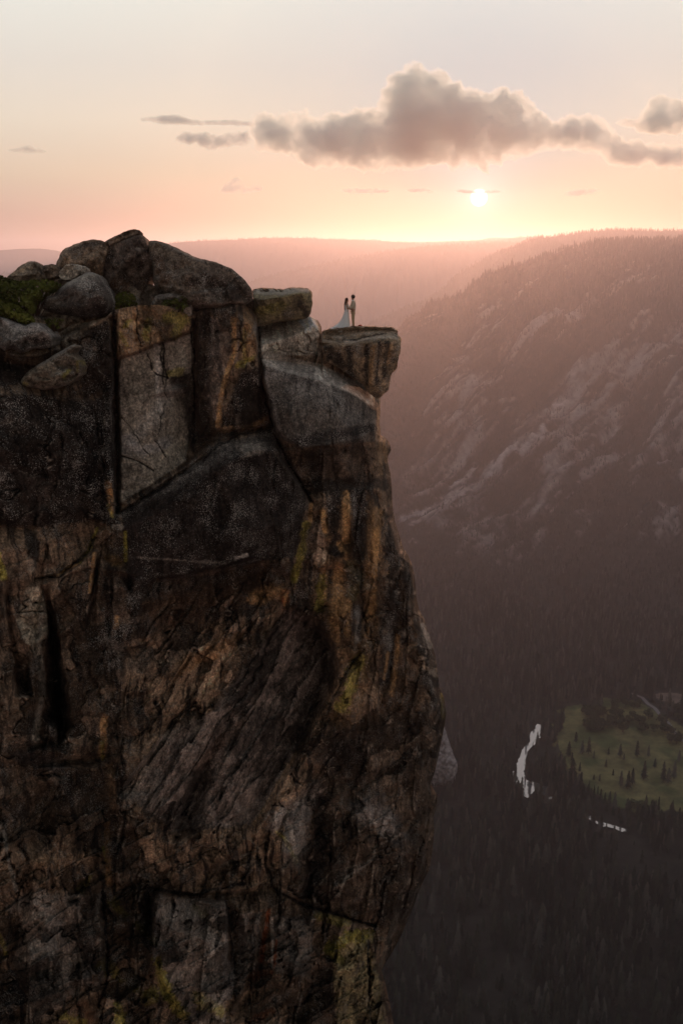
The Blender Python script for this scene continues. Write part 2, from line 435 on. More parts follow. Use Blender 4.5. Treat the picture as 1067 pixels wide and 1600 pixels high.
# bare rock and talus: outcrops high up, long pale gullies running down the slope
n1 = fbm(np.stack([du * 5.0, dn * 3.2, du * 0], -1), 5, 101)
n2 = fbm(np.stack([du * 22, dn * 3.0, du * 0], -1), 5, 131, gain=.6)
n3 = fbm(np.stack([du * 24, dn * 15, du * 0], -1), 6, 151, gain=.7)
streaks = [([(905,610),(868,655),(838,688),(800,716),(762,745),(722,775),(680,800),(640,818)], 9, 1.0), ([(826,690),(790,720),(742,742),(700,775),(655,800)], 5, .7), ([(760,735),(715,770),(675,790),(628,815)], 6, .8),
           ([(620,640),(598,665),(590,680)], 13, 1.0), ([(730,560),(690,585),(650,612),(612,640)], 5, .7), ([(800,640),(765,672),(735,700),(700,730)], 5, .5),
           ([(740,800),(775,830),(758,850)], 14, .55), ([(690,818),(740,835),(772,850)], 10, .5), ([(1062,640),(1042,672),(1020,700)], 5, .5), ([(1052,790),(1035,815),(1022,838)], 7, .6),
           ([(700,500),(680,520),(650,550)], 6, .5), ([(930,560),(905,590),(880,640),(870,690),(860,720)], 16, .6), ([(780,740),(810,700),(830,660)], 12, .4), ([(1020,540),(1040,525),(1060,510)], 8, .5),
           ([(686,968),(690,985),(687,1008)], 7, 1.4), ([(668,962),(684,968)], 5, 1.0), ([(640,750),(680,700),(720,665)], 14, .35), ([(970,640),(990,600),(1010,580)], 12, .3)]
sk = np.zeros(PX.shape)
jx = n3 * 14
for pts, w_, s_ in streaks:
    sk = np.maximum(sk, s_ * np.exp(-(seg_dist(PX + jx, PY + jx * .6, pts) / w_) ** 2))
high = np.exp(-((PY - 640) / 150) ** 2)
bare = sstep(0.12, 0.42, n1 * 0.75 + n3 * 0.45 + n2 * .35 + high * 0.32 - 0.20 - 0.35 * sstep(820, 900, PY) - 0.3 * sstep(470, 400, PY))
bare = np.clip(np.maximum(bare * sstep(-.25, .3, n3 + .5 * n2) * .55, sk * sstep(-.35, .2, n3 + n2 * .5 + .1)), 0, 1)
bare *= (Vg > 0)
colr = SOIL * (1 + 0.3 * n3)[..., None] * (1 - bare[..., None]) + TALUS * (0.75 + 0.5 * n3)[..., None].clip(.3, 2) * bare[..., None]
P[..., 2] += bare * n3 * 16
me = mesh_np('mountain_slope', P.reshape(-1, 3), grid_faces(*PX.shape)); vcol(me, 'Col', colr.reshape(-1, 3).clip(.005, 1))
tag(link('mountain_slope', me, mats=[TERR]), kind='structure')
# the trail cut across the talus
HP, HB, HPX, HPY = P, bare, PX, PY

RIDGES = [
  ('near_ridge', [(250,620,6182),(400,590,6539),(520,545,6777),(590,500,6896),(671,467,7015),(717,430,7134),(760,404,7252),(799,388,7371),(836,373,7490),(862,371,7609),(900,366,7728),(964,361,7847),(1067,362,7728),(1200,365,7490),(1500,372,7134)], 60, 11),
  ('middle_ridge', [(-300,560,7994),(150,520,8610),(330,462,9102),(406,436,9348),(480,419,9594),(560,402,9840),(649,388,10209),(700,384,10578),(780,380,10947),(900,378,11070),(1300,380,11070)], 60, 23),
  ('far_ridge', [(-500,470,10965),(-100,440,11475),(120,410,11857),(200,390,12112),(280,379,12367),(350,375.5,12495),(430,372,12622),(500,373.5,12750),(560,375.5,13005),(655,381,13132),(700,379,13260),(770,376,13260),(826,370,13260),(860,372,13260),(1000,372,13260),(1500,372,13260)], 45, 37),
  ('horizon_ridge', [(-900,396,16055),(-300,393,16302),(-60,392,16302),(0,391,16425),(30,389,16549),(62,388.5,16672),(85,391,16672),(110,394,16672),(200,390,16796),(280,384,16796),(420,380,17043),(560,376,17043),(585,374,17043),(620,378,17166),(735,376,17290),(768,371.5,17290),(805,373,17290),(860,378,17290),(1100,380,17290),(1700,385,17290)], 30, 53)]
RP = []
for nm, cr, rg, sd_ in RIDGES:
    far = nm in ('far_ridge', 'horizon_ridge')
    P, du, dn, Vg, gul = mountain(nm, cr, (-150, -1500 if not far else -1300), 420 if not far else 500, 90, rg, sd_)
    c = np.broadcast_to(SOIL * 0.9, P.shape) * (1 + 0.4 * fbm(np.stack([du * 6, dn * 6, du * 0], -1), 4, sd_))[..., None]
    me = mesh_np(nm, P.reshape(-1, 3), grid_faces(*du.shape)); vcol(me, 'Col', c.reshape(-1, 3).clip(.005, 1))
    tag(link(nm, me, mats=[TERR]), kind='structure'); RP.append((nm, P, Vg))

# ---------------------------------------------------------- forest
def leaf_mat(name, cols, rough=0.9):
    m, t, b = new_mat(name, rough, 0.1)
    oi = N(t, 'ShaderNodeObjectInfo'); r = ramp(t, [(i / max(1, len(cols) - 1), c) for i, c in enumerate(cols)]); t.links.new(oi.outputs['Random'], r.inputs[0])
    tc = N(t, 'ShaderNodeTexCoord'); n = N(t, 'ShaderNodeTexNoise'); n.inputs['Scale'].default_value = 0.6; n.inputs['Detail'].default_value = 3
    t.links.new(tc.outputs['Object'], n.inputs['Vector']); r2 = ramp(t, [(0.35, (.45,) * 3), (.65, (1.5,) * 3)]); t.links.new(n.outputs['Fac'], r2.inputs[0])
    t.links.new(mixc(t, 1.0, r.outputs[0], r2.outputs[0], 'MULTIPLY'), b.inputs['Base Color']); return m
NEEDLE = leaf_mat('conifer_needles', [(0.010, 0.014, 0.009), (0.060, 0.066, 0.044), (0.018, 0.022, 0.015), (0.125, 0.118, 0.100), (0.036, 0.046, 0.032), (0.012, 0.016, 0.011), (0.085, 0.082, 0.062)])
OAK = leaf_mat('oak_leaves', [(0.034, 0.042, 0.018), (0.058, 0.064, 0.026)])
BARK = plain('bark', (0.075, 0.05, 0.036), .95, .1)

def cone_crown(seed, H=1.0, w=0.14, base=0.16, tiers=11, sides=9, ragged=0.35):
    """spire of drooping, uneven branch fans around a stem, height 1"""
    r = random.Random(seed); V, F = [], []
    for k in range(tiers):
        f0 = k / tiers; z = base + (1 - base) * (f0 ** 0.92); rr = w * (1 - f0) ** 0.85 * r.uniform(.8, 1.15) + 0.012
        ph = r.uniform(0, 6.28); hgt = (1 - base) / tiers * 1.7
        top = len(V); V.append((r.uniform(-.006, .006), r.uniform(-.006, .006), min(1.0, z + hgt)))
        for s in range(sides):
            a = ph + 6.2832 * s / sides; q = rr * r.uniform(1 - ragged, 1 + ragged * .6)
            V.append((q * math.cos(a), q * math.sin(a), z - rr * r.uniform(.1, .5)))
            V.append((q * .42 * math.cos(a + .35), q * .42 * math.sin(a + .35), z + hgt * .25))
        for s in range(sides):
            i, j, k2 = top + 1 + 2 * s, top + 2 + 2 * s, top + 1 + 2 * ((s + 1) % sides)
            F += [(top, i, j), (top, j, k2)]
    return V, F
def trunk_geo(r0, r1, h, n=7, seed=0):
    V, F = [], []; r = random.Random(seed)
    for k in range(5):
        f0 = k / 4; q = r0 + (r1 - r0) * f0
        for s in range(n):
            a = 6.2832 * s / n; V.append((q * math.cos(a) + 0.004 * math.sin(3 * f0), q * math.sin(a), h * f0))
    for k in range(4):
        for s in range(n):
            i = k * n + s; j = k * n + (s + 1) % n; F.append((i, j, j + n, i + n))
    return V, F
def mesh_py(name, V, F, mats, smooth=False):
    me = bpy.data.meshes.new(name); me.from_pydata([tuple(v) for v in V], [], [tuple(f) for f in F])
    if smooth: me.polygons.foreach_set('use_smooth', [True] * len(me.polygons))
    for m_ in mats: me.materials.append(m_)
    return me
def fore_mesh(seed, **kw):
    V, F = cone_crown(seed, **kw); V2, F2 = trunk_geo(.011, .004, .9, 5); o = len(V)
    me = mesh_py('conifer_source', V + V2, F + [tuple(i + o for i in f) for f in F2], [NEEDLE, BARK])
    me.polygons.foreach_set('material_index', [0] * len(F) + [1] * len(F2)); return me
SRC = [bpy.data.objects.new('conifer_source', fore_mesh(s, w=w_, base=b_, ragged=.4)) for s, w_, b_ in ((1, .15, .12), (2, .12, .2), (3, .17, .08), (4, .105, .16))]

def broad_crown(seed, n=420, size=.11, flat=.75):
    """broad crown: many small leaf faces spread over lobes, height 1, centred over the trunk"""
    r = random.Random(seed); V, F = [], []
    lobes = [(r.uniform(-.25, .25), r.uniform(-.25, .25), r.uniform(.45, .78), r.uniform(.17, .27)) for _ in range(9)]
    for _ in range(n):
        cx, cyy, cz, q = r.choice(lobes)
        u, t_ = r.uniform(-1, 1), r.uniform(0, 6.283); s = math.sqrt(1 - u * u); rr = q * r.uniform(.7, 1.05)
        c = Vector((cx + rr * s * math.cos(t_), cyy + rr * s * math.sin(t_), cz + rr * u * flat))
        a = Vector((r.gauss(0, 1), r.gauss(0, 1), r.gauss(0, .6))).normalized() * size * r.uniform(.5, 1)
        b_ = a.cross(Vector((r.gauss(0, 1), r.gauss(0, 1), r.gauss(0, 1)))).normalized() * size * r.uniform(.4, .8)
        i = len(V); V += [c - a, c + b_, c + a, c - b_]; F.append((i, i + 1, i + 2, i + 3))
    return V, F

def scatter(name, pts, hts, seed, label, cat, variants=SRC):
    me = bpy.data.meshes.new(name); n_ = len(pts)
    me.vertices.add(n_); me.vertices.foreach_set('co', np.asarray(pts, np.float32).ravel())
    rg = np.random.default_rng(seed)
    vflt(me, 'size', hts); vflt(me, 'turn', rg.uniform(0, 6.28, n_)); vflt(me, 'pick', rg.integers(0, len(variants), n_)); vflt(me, 'fat', rg.uniform(.95, 1.7, n_))
    o = link(name, me); tag(o, label, cat, kind='stuff')
    ng = bpy.data.node_groups.new(name + '_nodes', 'GeometryNodeTree')
    ng.interface.new_socket('Geometry', in_out='INPUT', socket_type='NodeSocketGeometry'); ng.interface.new_socket('Geometry', in_out='OUTPUT', socket_type='NodeSocketGeometry')
    gi, go = ng.nodes.new('NodeGroupInput'), ng.nodes.new('NodeGroupOutput')
    def att(nm):
        a = ng.nodes.new('GeometryNodeInputNamedAttribute'); a.data_type = 'FLOAT'; a.inputs['Name'].default_value = nm; return a.outputs['Attribute']
    sz, tu, pk, ft = att('size'), att('turn'), att('pick'), att('fat')
    jn = ng.nodes.new('GeometryNodeJoinGeometry')
    cx = ng.nodes.new('ShaderNodeCombineXYZ'); ng.links.new(tu, cx.inputs['Z'])
    wd = ng.nodes.new('ShaderNodeMath'); wd.operation = 'MULTIPLY'; ng.links.new(sz, wd.inputs[0]); ng.links.new(ft, wd.inputs[1])
    cs = ng.nodes.new('ShaderNodeCombineXYZ'); ng.links.new(wd.outputs[0], cs.inputs['X']); ng.links.new(wd.outputs[0], cs.inputs['Y']); ng.links.new(sz, cs.inputs['Z'])
    for k, so in enumerate(variants):
        oi = ng.nodes.new('GeometryNodeObjectInfo'); oi.inputs['Object'].default_value = so; oi.inputs['As Instance'].default_value = True
        cmp = ng.nodes.new('FunctionNodeCompare'); cmp.data_type = 'FLOAT'; cmp.operation = 'EQUAL'; ng.links.new(pk, cmp.inputs[0]); cmp.inputs[1].default_value = k; cmp.inputs['Epsilon'].default_value = .1
        ip = ng.nodes.new('GeometryNodeInstanceOnPoints')
        ng.links.new(gi.outputs[0], ip.inputs['Points']); ng.links.new(cmp.outputs[0], ip.inputs['Selection']); ng.links.new(oi.outputs['Geometry'], ip.inputs['Instance'])
        er = ng.nodes.new('FunctionNodeEulerToRotation'); ng.links.new(cx.outputs[0], er.inputs[0]); ng.links.new(er.outputs[0], ip.inputs['Rotation'])
        ng.links.new(cs.outputs[0], ip.inputs['Scale']); ng.links.new(ip.outputs[0], jn.inputs[0])
    ng.links.new(jn.outputs[0], go.inputs[0])
    md_ = o.modifiers.new('trees', 'NODES'); md_.node_group = ng
    return o

rg = np.random.default_rng(8)
# floor
xs = rg.uniform(-250, 1900, 42000); ys = rg.uniform(1030, 3250, 42000)
p = np.stack([xs, ys, np.full(xs.shape, FLOOR_Z - 1)], -1); px, py, vis = in_view(p, 60, 520)
wob = fbm(np.stack([xs / 60, ys / 60, xs * 0], -1), 4, 5) * 20
ok = vis & ~in_poly(px + wob, py + wob * .5, MEADOW) & ~in_poly(px, py, RIVER) & ~in_poly(px, py, CLEAR)
ok &= seg_dist(px, py, ROAD) > 4.5
ok &= ~((seg_dist(px, py, [(801,1210),(806,1190),(822,1165),(838,1140)]) < 4)) & ~((seg_dist(px, py - 7, [(806,1228),(822,1246)]) < 3))
ok &= ~((in_poly(px, py - 9, RIVER) | in_poly(px, py - 16, RIVER)) & (rg.uniform(0, 1, len(xs)) < .72))
dens = fbm(np.stack([xs / 140, ys / 140, xs * 0], -1), 3, 77)
ok &= rg.uniform(0, 1, len(xs)) < 0.80 + dens
hh = (rg.normal(27, 7, len(xs)) + dens * 12 + 6 * sstep(1900, 1200, ys)).clip(9, 50)
tree_p, tree_h = [p[ok]], [hh[ok]]
scatter('forest', p[ok], hh[ok], 3, 'dark dense conifer forest covering the valley floor', 'forest')
# slope
def on_grid(P, w, n_, seed):
    r_ = np.random.default_rng(seed); nr, nc = P.shape[:2]
    A = np.linalg.norm(np.cross(P[1:, :-1] - P[:-1, :-1], P[:-1, 1:] - P[:-1, :-1]), axis=-1) * w[:-1, :-1]
    c_ = np.cumsum(A.ravel()); k_ = np.searchsorted(c_, r_.uniform(0, c_[-1], n_)); i, j = np.divmod(k_, nc - 1)
    a, b_ = r_.uniform(0, 1, (2, n_)); a = a[:, None]; b_ = b_[:, None]
    return (P[i, j] * (1 - a) * (1 - b_) + P[i + 1, j] * a * (1 - b_) + P[i, j + 1] * (1 - a) * b_ + P[i + 1, j + 1] * a * b_)
vis = (HPX > 540) & (HPX < 1130) & (HPY > 340) & (HPY < 1150)
clump = fbm(HP / 130, 3, 91)
w_ = vis * np.clip(1.05 - 1.3 * HB + clump * .8, 0.0, 1.6) * (HP[..., 2] > FLOOR_Z - 2)
# the slope keeps taller timber near the crest, brush and oaks lower down
sp = on_grid(HP, w_, 46000, 5)
_, spy, _ = in_view(sp)
sh = np.random.default_rng(6).normal(15, 4, len(sp)).clip(5, 34) * (0.72 + 0.75 * sstep(560, 430, spy) + 0.5 * sstep(850, 950, spy))
sp[:, 2] -= 1.0
scatter('slope_forest', sp, sh, 9, 'hazy conifer forest on the far mountain slope', 'forest')
for (nm, P, Vg), cnt in zip(RP[:3], (12000, 6000, 6000)):
    q, qy, v_ = in_view(P, 60, -60)
    top = ((Vg > -0.05) & (Vg < (0.30 if nm == 'near_ridge' else .08))) & v_ & (qy < 560)
    if nm != 'near_ridge': top &= (q > 250) | (q < 150)
    tp = on_grid(P, top * 1.0, cnt, 12); tp[:, 2] -= 2
    scatter('ridge_forest', tp, np.random.default_rng(2).normal(24, 6, cnt).clip(8, 38), 21,
            {'near_ridge': 'hazy conifers along the glowing ridge right of the sun', 'middle_ridge': 'faint conifers along the low ridge behind the couple', 'far_ridge': 'faint conifers on the long far ridge under the sun', 'horizon_ridge': 'barely visible conifers on the farthest pale ridge'}[nm], 'forest')
# ============================================================ the cliff
def base_Y(x):
    x = np.asarray(x, float)
    return 42.0 + 13.0 * np.clip((x + 40) / 640.0, -0.2, 1.1)
CL = [  # frame of the sheet
 [(-60,470,-1),(-60,640,0),(-60,900,0),(-60,1200,0.2),(-60,1400,0.4),(-60,1660,0.6)],
 [(-60,1660,.6),(100,1660,.8),(250,1660,1.0),(400,1660,.8),(520,1660,.6),(630,1660,-1.5)],
 [(-60,470,-1),(50,490,-1.5),(150,478,-1.5),(250,465,-2),(330,465,-2),(400,470,-3),(500,490,-4),(600,600,-4)],
 # right silhouette: the face turns away
 [(600,600,-4),(597,640,-2.2),(598,680,-2.4),(612,695,-2.6),(612,740,-2.6),(617,790,-2.7),(630,840,-2.8),(646,880,-2.8),(656,940,-2.8),(674,1000,-2.9),(690,1070,-2.9),(702,1110,-2.7),(690,1190,-2.6),(690,1245,-2.6),(682,1300,-2.4),(676,1350,-2.4),(655,1400,-2.4),(632,1460,-2.4),(605,1510,-2.4),(620,1580,-2.2),(630,1660,-1.5)],
 # terraces, upper left
 [(-60,545,-.6),(0,548,-.2),(30,556,.1),(60,556,.2),(80,548,.1),(88,530,-.6),(140,500,-1.2)],
 [(-60,560,-.9),(0,562,-.9),(35,572,-.8),(60,574,-.6),(80,560,-.5)],
 [(88,530,-.6),(105,545,-.5),(118,535,-.3),(130,515,-.1),(150,503,.2),(168,496,.5)],
 [(168,496,.5),(174,530,.9),(176,575,1.0),(174,600,.8),(160,618,.4),(140,622,.2),(128,600,.3),(122,575,.3),(112,555,.1)],
 [(-60,600,-.4),(0,606,.2),(60,614,.5),(100,612,.5),(140,605,.1)],
 [(-60,612,.2),(0,618,.7),(60,622,.9),(110,622,.7),(150,628,.6)],
 [(150,628,.6),(165,690,.9),(178,750,1.0),(176,808,.9),(158,812,.6),(120,800,.7),(60,815,.7),(0,812,.6),(-60,810,.5)],
 [(0,700,1.2),(60,690,1.5),(110,700,1.4)], [(-60,700,1.0),(0,700,1.2)],
 [(150,815,.1),(110,812,.1),(60,828,.1),(0,825,0.)],
 # cap block above the grey slab
 [(178,486,.3),(183,480,.6),(215,474,.7),(250,473,.8),(275,479,.8),(300,494,.5)],
 [(183,480,.6),(184,520,1.0),(184,558,.7)],
 [(184,558,.7),(215,550,.9),(240,538,.9),(268,528,.9),(300,514,.6)],
 [(186,561,-.5),(216,554,-.4),(242,542,-.4),(270,532,-.4),(302,518,-.6)],
 [(188,640,-.3),(230,620,-.2),(265,610,-.3),(300,600,-.8)],
 [(186,561,-.5),(188,640,-.3),(188,785,-.1)],
 [(268,592,-.3),(274,600,-.9),(290,622,-1.2),(304,650,-1.3),(306,690,-1.0)],
 [(300,514,.6),(306,560,-.5),(304,600,-.8),(306,650,-1.2),(306,690,-1.0)],
 [(176,500,.2),(179,560,-.6),(180,640,-.8),(182,700,-.8),(184,798,-.4)],
 [(172,600,.6),(174,700,.6)],
 [(188,785,-.1),(230,760,-.1),(270,735,-.2),(306,708,-.6),(330,686,-.4)],
 # right-hand column under the big boulder
 [(308,486,.3),(335,482,.6),(370,474,.8),(400,470,.8)],
 [(308,486,.3),(312,560,.4),(316,640,.2),(322,680,0)],
 [(336,500,.5),(340,560,.5),(332,620,.6),(334,670,.4)],
 [(362,490,.9),(368,540,.9),(362,575,.8),(350,600,.7),(345,640,.6),(342,668,.4)],
 [(371,490,1.1),(374,530,1.1),(370,570,1.0),(360,598,.6)],
 [(400,470,.8),(403,520,1.0),(404,560,.9),(410,600,.8),(418,650,.8),(424,672,.5)],
 [(375,600,1.1),(385,640,1.2),(380,670,.8)],
 [(342,668,.4),(360,672,.5),(385,672,.7),(410,664,.6),(424,656,.6)],
 [(330,686,-.4),(350,680,-.1),(385,676,.0),(424,668,-.2)],
 # black bulge
 [(190,800,.3),(232,772,.5),(275,740,.8),(310,715,1.0),(345,692,.9),(375,680,.7),(405,676,.6),(425,676,.5)],
 [(190,835,1.2),(240,805,1.9),(300,765,2.4),(350,728,2.5),(395,703,2.2),(430,705,1.9),(455,742,1.6),(480,778,.9)],
 [(196,900,.9),(250,900,1.6),(290,896,2.0),(330,886,2.3),(370,878,2.3),(400,870,2.2),(440,882,1.8),(462,868,1.4),(480,820,1.1)],
 [(200,870,1.4),(300,850,2.6),(380,830,2.8),(440,820,2.3)],
 [(198,912,.4),(260,908,.6),(330,898,.7),(400,884,.8),(440,900,.6)],
 [(425,676,.5),(440,700,.6),(462,738,.6),(484,776,.5)],
 # step and nose blocks
 [(404,512,-3.0),(440,500,-3.2),(484,492,-3.2),(500,505,-3.0),(506,530,-2.8)],
 [(404,540,.2),(440,530,-.2),(470,520,-.6),(490,506,-1.0)],
 [(404,512,-3.0),(404,540,.2)],
 [(490,506,-1.0),(500,520,-1.2),(500,545,-1.2),(498,558,-1.4)],
 [(406,558,.3),(440,556,-.2),(470,556,-.6),(498,558,-1.4)],
 [(406,560,.4),(450,566,-.8),(500,572,-1.6),(540,588,-1.8),(572,608,-1.8),(584,622,-1.8)],
 [(410,566,1.0),(440,580,1.4),(500,594,1.2),(545,612,.9),(582,640,.3)],
 [(410,566,1.0),(418,610,1.5),(430,670,1.8),(440,700,1.7),(470,698,2.4),(520,694,2.5),(560,686,2.0),(585,672,1.0)],
 [(440,580,1.4),(450,640,2.2),(470,698,2.4)], [(500,594,1.2),(520,640,2.0),(520,694,2.5)],
 [(582,640,.3),(585,672,1.0),(587,690,.6)],
 [(440,706,1.4),(480,712,1.4),(530,708,1.6),(575,692,1.0),(586,690,.6)],
 [(452,730,.5),(480,752,.4),(520,752,.4),(560,760,.3),(584,720,.1)],
 [(428,676,1.0),(440,706,-.6),(462,740,-.5),(480,768,.0)],
 [(592,640,-.6),(588,690,-.2),(590,740,-.3),(600,790,-.4)],
 [(598,640,-1.4),(600,690,-1.0),(604,740,-1.2)],
 # orange column
 [(484,776,.5),(500,768,.8),(540,762,1.0),(580,762,.7),(596,770,.2)],
 [(484,776,.5),(486,800,.9),(482,850,1.0),(490,880,.7)],
 [(486,800,.9),(490,830,1.2),(505,838,1.2),(512,850,1.1),(520,870,1.5),(545,864,1.5),(548,850,1.2)],
 [(540,762,1.0),(545,800,1.7),(552,850,1.8),(548,880,1.4),(566,884,1.3)],
 [(498,888,1.1),(520,880,1.2),(545,872,1.3),(566,884,1.3)],
 [(498,894,.5),(520,890,.5),(548,880,.6),(566,890,.5)],
 [(580,762,.7),(582,820,.9),(572,870,.9),(566,884,1.3),(562,920,1.3),(556,940,1.1)],
 [(600,790,-.4),(612,830,-.6),(622,868,-.5),(640,880,-.9)],
 [(600,790,-.4),(594,850,.2),(590,920,.4),(592,1000,.5),(596,1060,.4),(600,1120,.3)],
 [(622,868,-.5),(628,920,-.4),(640,990,-.4),(648,1060,-.4),(655,1120,-.3)],
 [(640,880,-.9),(646,940,-1.2),(656,990,-1.2),(670,1050,-1.2),(684,1110,-1.0)],
 # flake in the column
 [(556,928,1.1),(550,960,1.5),(549,1000,1.6),(552,1022,1.5),(565,1012,1.3),(570,1000,1.0),(566,970,.7),(560,940,.6),(556,928,1.1)],
 [(572,1000,.5),(560,1020,.5),(552,1030,.4)],
 [(498,894,.5),(492,930,.9),(500,970,1.0),(520,1000,1.0),(530,1040,.9),(526,1075,.8),(506,1110,.7),(482,1160,.6),(458,1200,.6),(432,1250,.5),(408,1290,.5),(396,1312,.5)],
 [(540,1060,1.2),(536,1110,1.4),(528,1140,1.1),(500,1180,1.0),(470,1230,.8)],
 [(560,1040,1.0),(575,1100,.9),(568,1140,.6)],
 [(440,940,.6),(462,948,.6),(484,962,.8),(500,970,1.0)],
 [(440,882,1.8),(452,905,.6),(440,940,.6)],
 [(462,868,1.4),(478,870,1.0),(482,850,1.0)],
 # the hollow and its slanting slabs
 [(455,966,-.7),(480,972,-1.6),(502,992,-2.4),(514,1020,-2.6),(515,1050,-2.4),(505,1080,-2.0),(480,1130,-1.5),(455,1180,-1.0),(425,1230,-.8),(398,1285,-.6)],
 [(442,952,.2),(420,990,.1),(400,1035,.2),(372,1085,.4),(345,1125,.6),(310,1180,.7),(285,1230,.6),(268,1290,.4)],
 [(446,966,-.7),(424,1004,-.6),(405,1046,-.5),(378,1096,-.3),(352,1134,-.3),(330,1180,-.7),(310,1230,-1.2),(290,1280,-1.3),(275,1310,-.9)],
 [(470,1010,-1.3),(440,1060,-1.0),(405,1110,-.6),(375,1150,-.1),(352,1185,.2),(330,1240,.2),(300,1300,.1)],
 [(490,1060,-1.5),(450,1110,-.9),(410,1150,-.4),(372,1190,.1),(360,1230,.3),(345,1290,.3)],
 [(205,1015,.1),(260,1000,-.1),(310,990,-.1),(350,990,.1),(400,960,.3)],
 [(200,1090,.2),(240,1080,.3),(290,1060,.1),(340,1060,.1)],
 [(196,1150,.3),(230,1150,.4),(252,1140,.1),(300,1120,.2)],
 [(252,1150,.7),(225,1185,.9),(195,1225,.8),(186,1240,.6)], [(258,1150,.2),(232,1192,.3),(205,1235,.3)],
 [(186,1250,.8),(240,1240,.9),(270,1250,.6)],
 # edge of the left pillar
 [(188,900,1.1),(205,930,1.3),(212,980,1.2),(205,1010,1.0),(190,1020,.7),(192,1080,.8),(190,1120,.8),(185,1170,.9),(186,1220,1.2),(180,1260,1.0),(172,1290,.8)],
 [(152,836,.5),(170,824,.8),(192,826,1.2),(198,850,1.3),(198,880,1.1),(175,886,1.1),(156,884,.9)],
 [(156,892,1.0),(180,890,1.4),(205,898,1.5),(214,912,1.4)],
 [(156,892,1.0),(150,940,.7),(156,1000,.8),(160,1060,.7),(170,1120,.9)],
 # left cracks and dark cleft
 [(150,862,.9),(145,900,1.0),(138,950,.9),(130,1000,.6),(126,1060,.9),(140,1110,.9),(138,1140,.6)],
 [(154,858,.1),(151,900,.1),(143,955,.1)],
 [(152,824,.1),(140,860,.2),(110,886,.3),(80,904,.2),(56,908,.1)],
 [(148,862,.9),(118,888,1.0),(86,906,.9),(64,916,.5)],
 [(78,912,.6),(80,940,.7),(88,958,.6),(92,990,.7),(100,1040,.8),(106,1070,.9),(112,1110,1.0),(118,1135,.8)],
 [(76,925,-.3),(78,960,-1.6),(84,1000,-2.3),(88,1060,-2.5),(92,1120,-2.2),(96,1150,-1.2)],
 [(40,920,.7),(60,914,.7),(72,950,.6),(76,985,.7),(70,1010,.5),(66,1050,.4),(72,1090,.3),(64,1120,.3),(60,1150,.3)],
 [(26,970,.6),(40,920,.7)], [(26,970,.6),(34,1000,1.1),(50,1012,1.2),(48,1050,1.0),(54,1090,1.0),(50,1120,.8),(56,1160,.8)],
 [(10,920,.3),(18,980,.2),(28,1020,.2),(30,1060,-.7),(42,1075,-.8),(44,1050,-.4)],
 [(0,1050,.9),(0,1100,1.1),(10,1140,1.0),(24,1090,.9),(20,1050,.7)],
 [(58,830,.3),(60,870,.5),(60,900,.3)], [(38,880,1.0),(52,860,1.1),(55,890,.9),(46,905,.9)],
 [(0,860,.8),(10,900,.9),(2,960,.6)], [(-60,1000,.4),(0,1000,.5)],
 # middle left
 [(0,1190,.6),(40,1170,.8),(80,1160,.5),(110,1180,.6),(150,1176,.8),(160,1160,.8)],
 [(88,1140,.6),(92,1175,1.0),(106,1182,1.0),(108,1150,.8)],
 [(100,1192,.1),(140,1190,.2),(166,1180,.3)], [(40,1200,0.),(70,1240,-.2),(64,1300,-.2),(30,1330,.2)],
 [(100,1200,.9),(98,1260,1.1),(120,1290,.9),(150,1280,.8)], [(150,1200,.6),(158,1250,.5)],
 [(0,1280,.6),(14,1340,.9),(12,1370,1.1),(28,1395,.8),(40,1370,.5)],
 [(60,1345,.8),(100,1350,1.0),(130,1340,.9),(165,1330,1.0),(172,1370,1.0),(160,1385,.7)],
 [(172,1300,.4),(200,1320,.2),(250,1350,.3),(310,1370,.2),(350,1350,-.2),(396,1330,-.4)],
 [(180,1290,.5),(230,1310,.9),(270,1320,.9),(330,1290,.8),(380,1290,.3)],
 [(172,1380,.4),(220,1385,-.4),(250,1385,-.6),(300,1402,-.4),(350,1404,-.3),(395,1400,-.4)],
 [(330,1350,.4),(350,1345,.7),(385,1310,.8),(398,1320,.9)], [(355,1352,.1),(380,1335,.1)],
 [(396,1312,.5),(410,1350,.8),(402,1385,.5)],
 # base blocks
 [(250,1400,1.2),(300,1402,1.3),(335,1412,1.3),(352,1420,1.2)], [(352,1420,1.2),(352,1480,1.5),(350,1540,1.3),(352,1600,1.4)],
 [(250,1400,1.2),(240,1440,1.3),(242,1500,1.4),(270,1560,1.4),(300,1600,1.4)],
 [(234,1400,-.6),(238,1440,-.5),(232,1455,-.1)], [(200,1440,.5),(205,1500,.7),(215,1515,.8),(228,1520,.5),(215,1460,.4)],
 [(205,1430,.1),(200,1500,-.1),(212,1525,.0),(232,1530,.0),(225,1570,.1)],
 [(150,1400,.9),(158,1450,1.2),(160,1520,1.2),(140,1560,1.0)], [(166,1440,.2),(168,1510,.1),(150,1560,.1),(150,1600,.2)],
 [(55,1390,.9),(50,1440,1.1),(70,1470,1.4),(80,1500,1.3),(45,1510,1.0)], [(55,1520,.4),(85,1512,.4),(100,1480,.4)],
 [(50,1390,.0),(30,1450,-.2),(14,1520,-.2)], [(0,1430,.6),(12,1480,.5)],
 [(60,1560,.9),(100,1540,1.2),(130,1570,1.1)], [(36,1540,.2),(42,1600,.1)],
 [(356,1400,.0),(364,1450,.0),(370,1500,.2)], [(362,1395,.8),(380,1430,1.2),(410,1420,1.3),(395,1500,1.3),(372,1560,1.2)],
 [(404,1395,.3),(412,1440,.6),(408,1500,.4),(395,1560,.3)], [(420,1420,1.0),(440,1500,1.3),(470,1500,1.1),(490,1470,.8)],
 [(490,1530,.3),(480,1560,-.1),(470,1590,.2)], [(440,1560,1.2),(470,1550,1.0),(480,1600,1.1),(430,1600,1.4)],
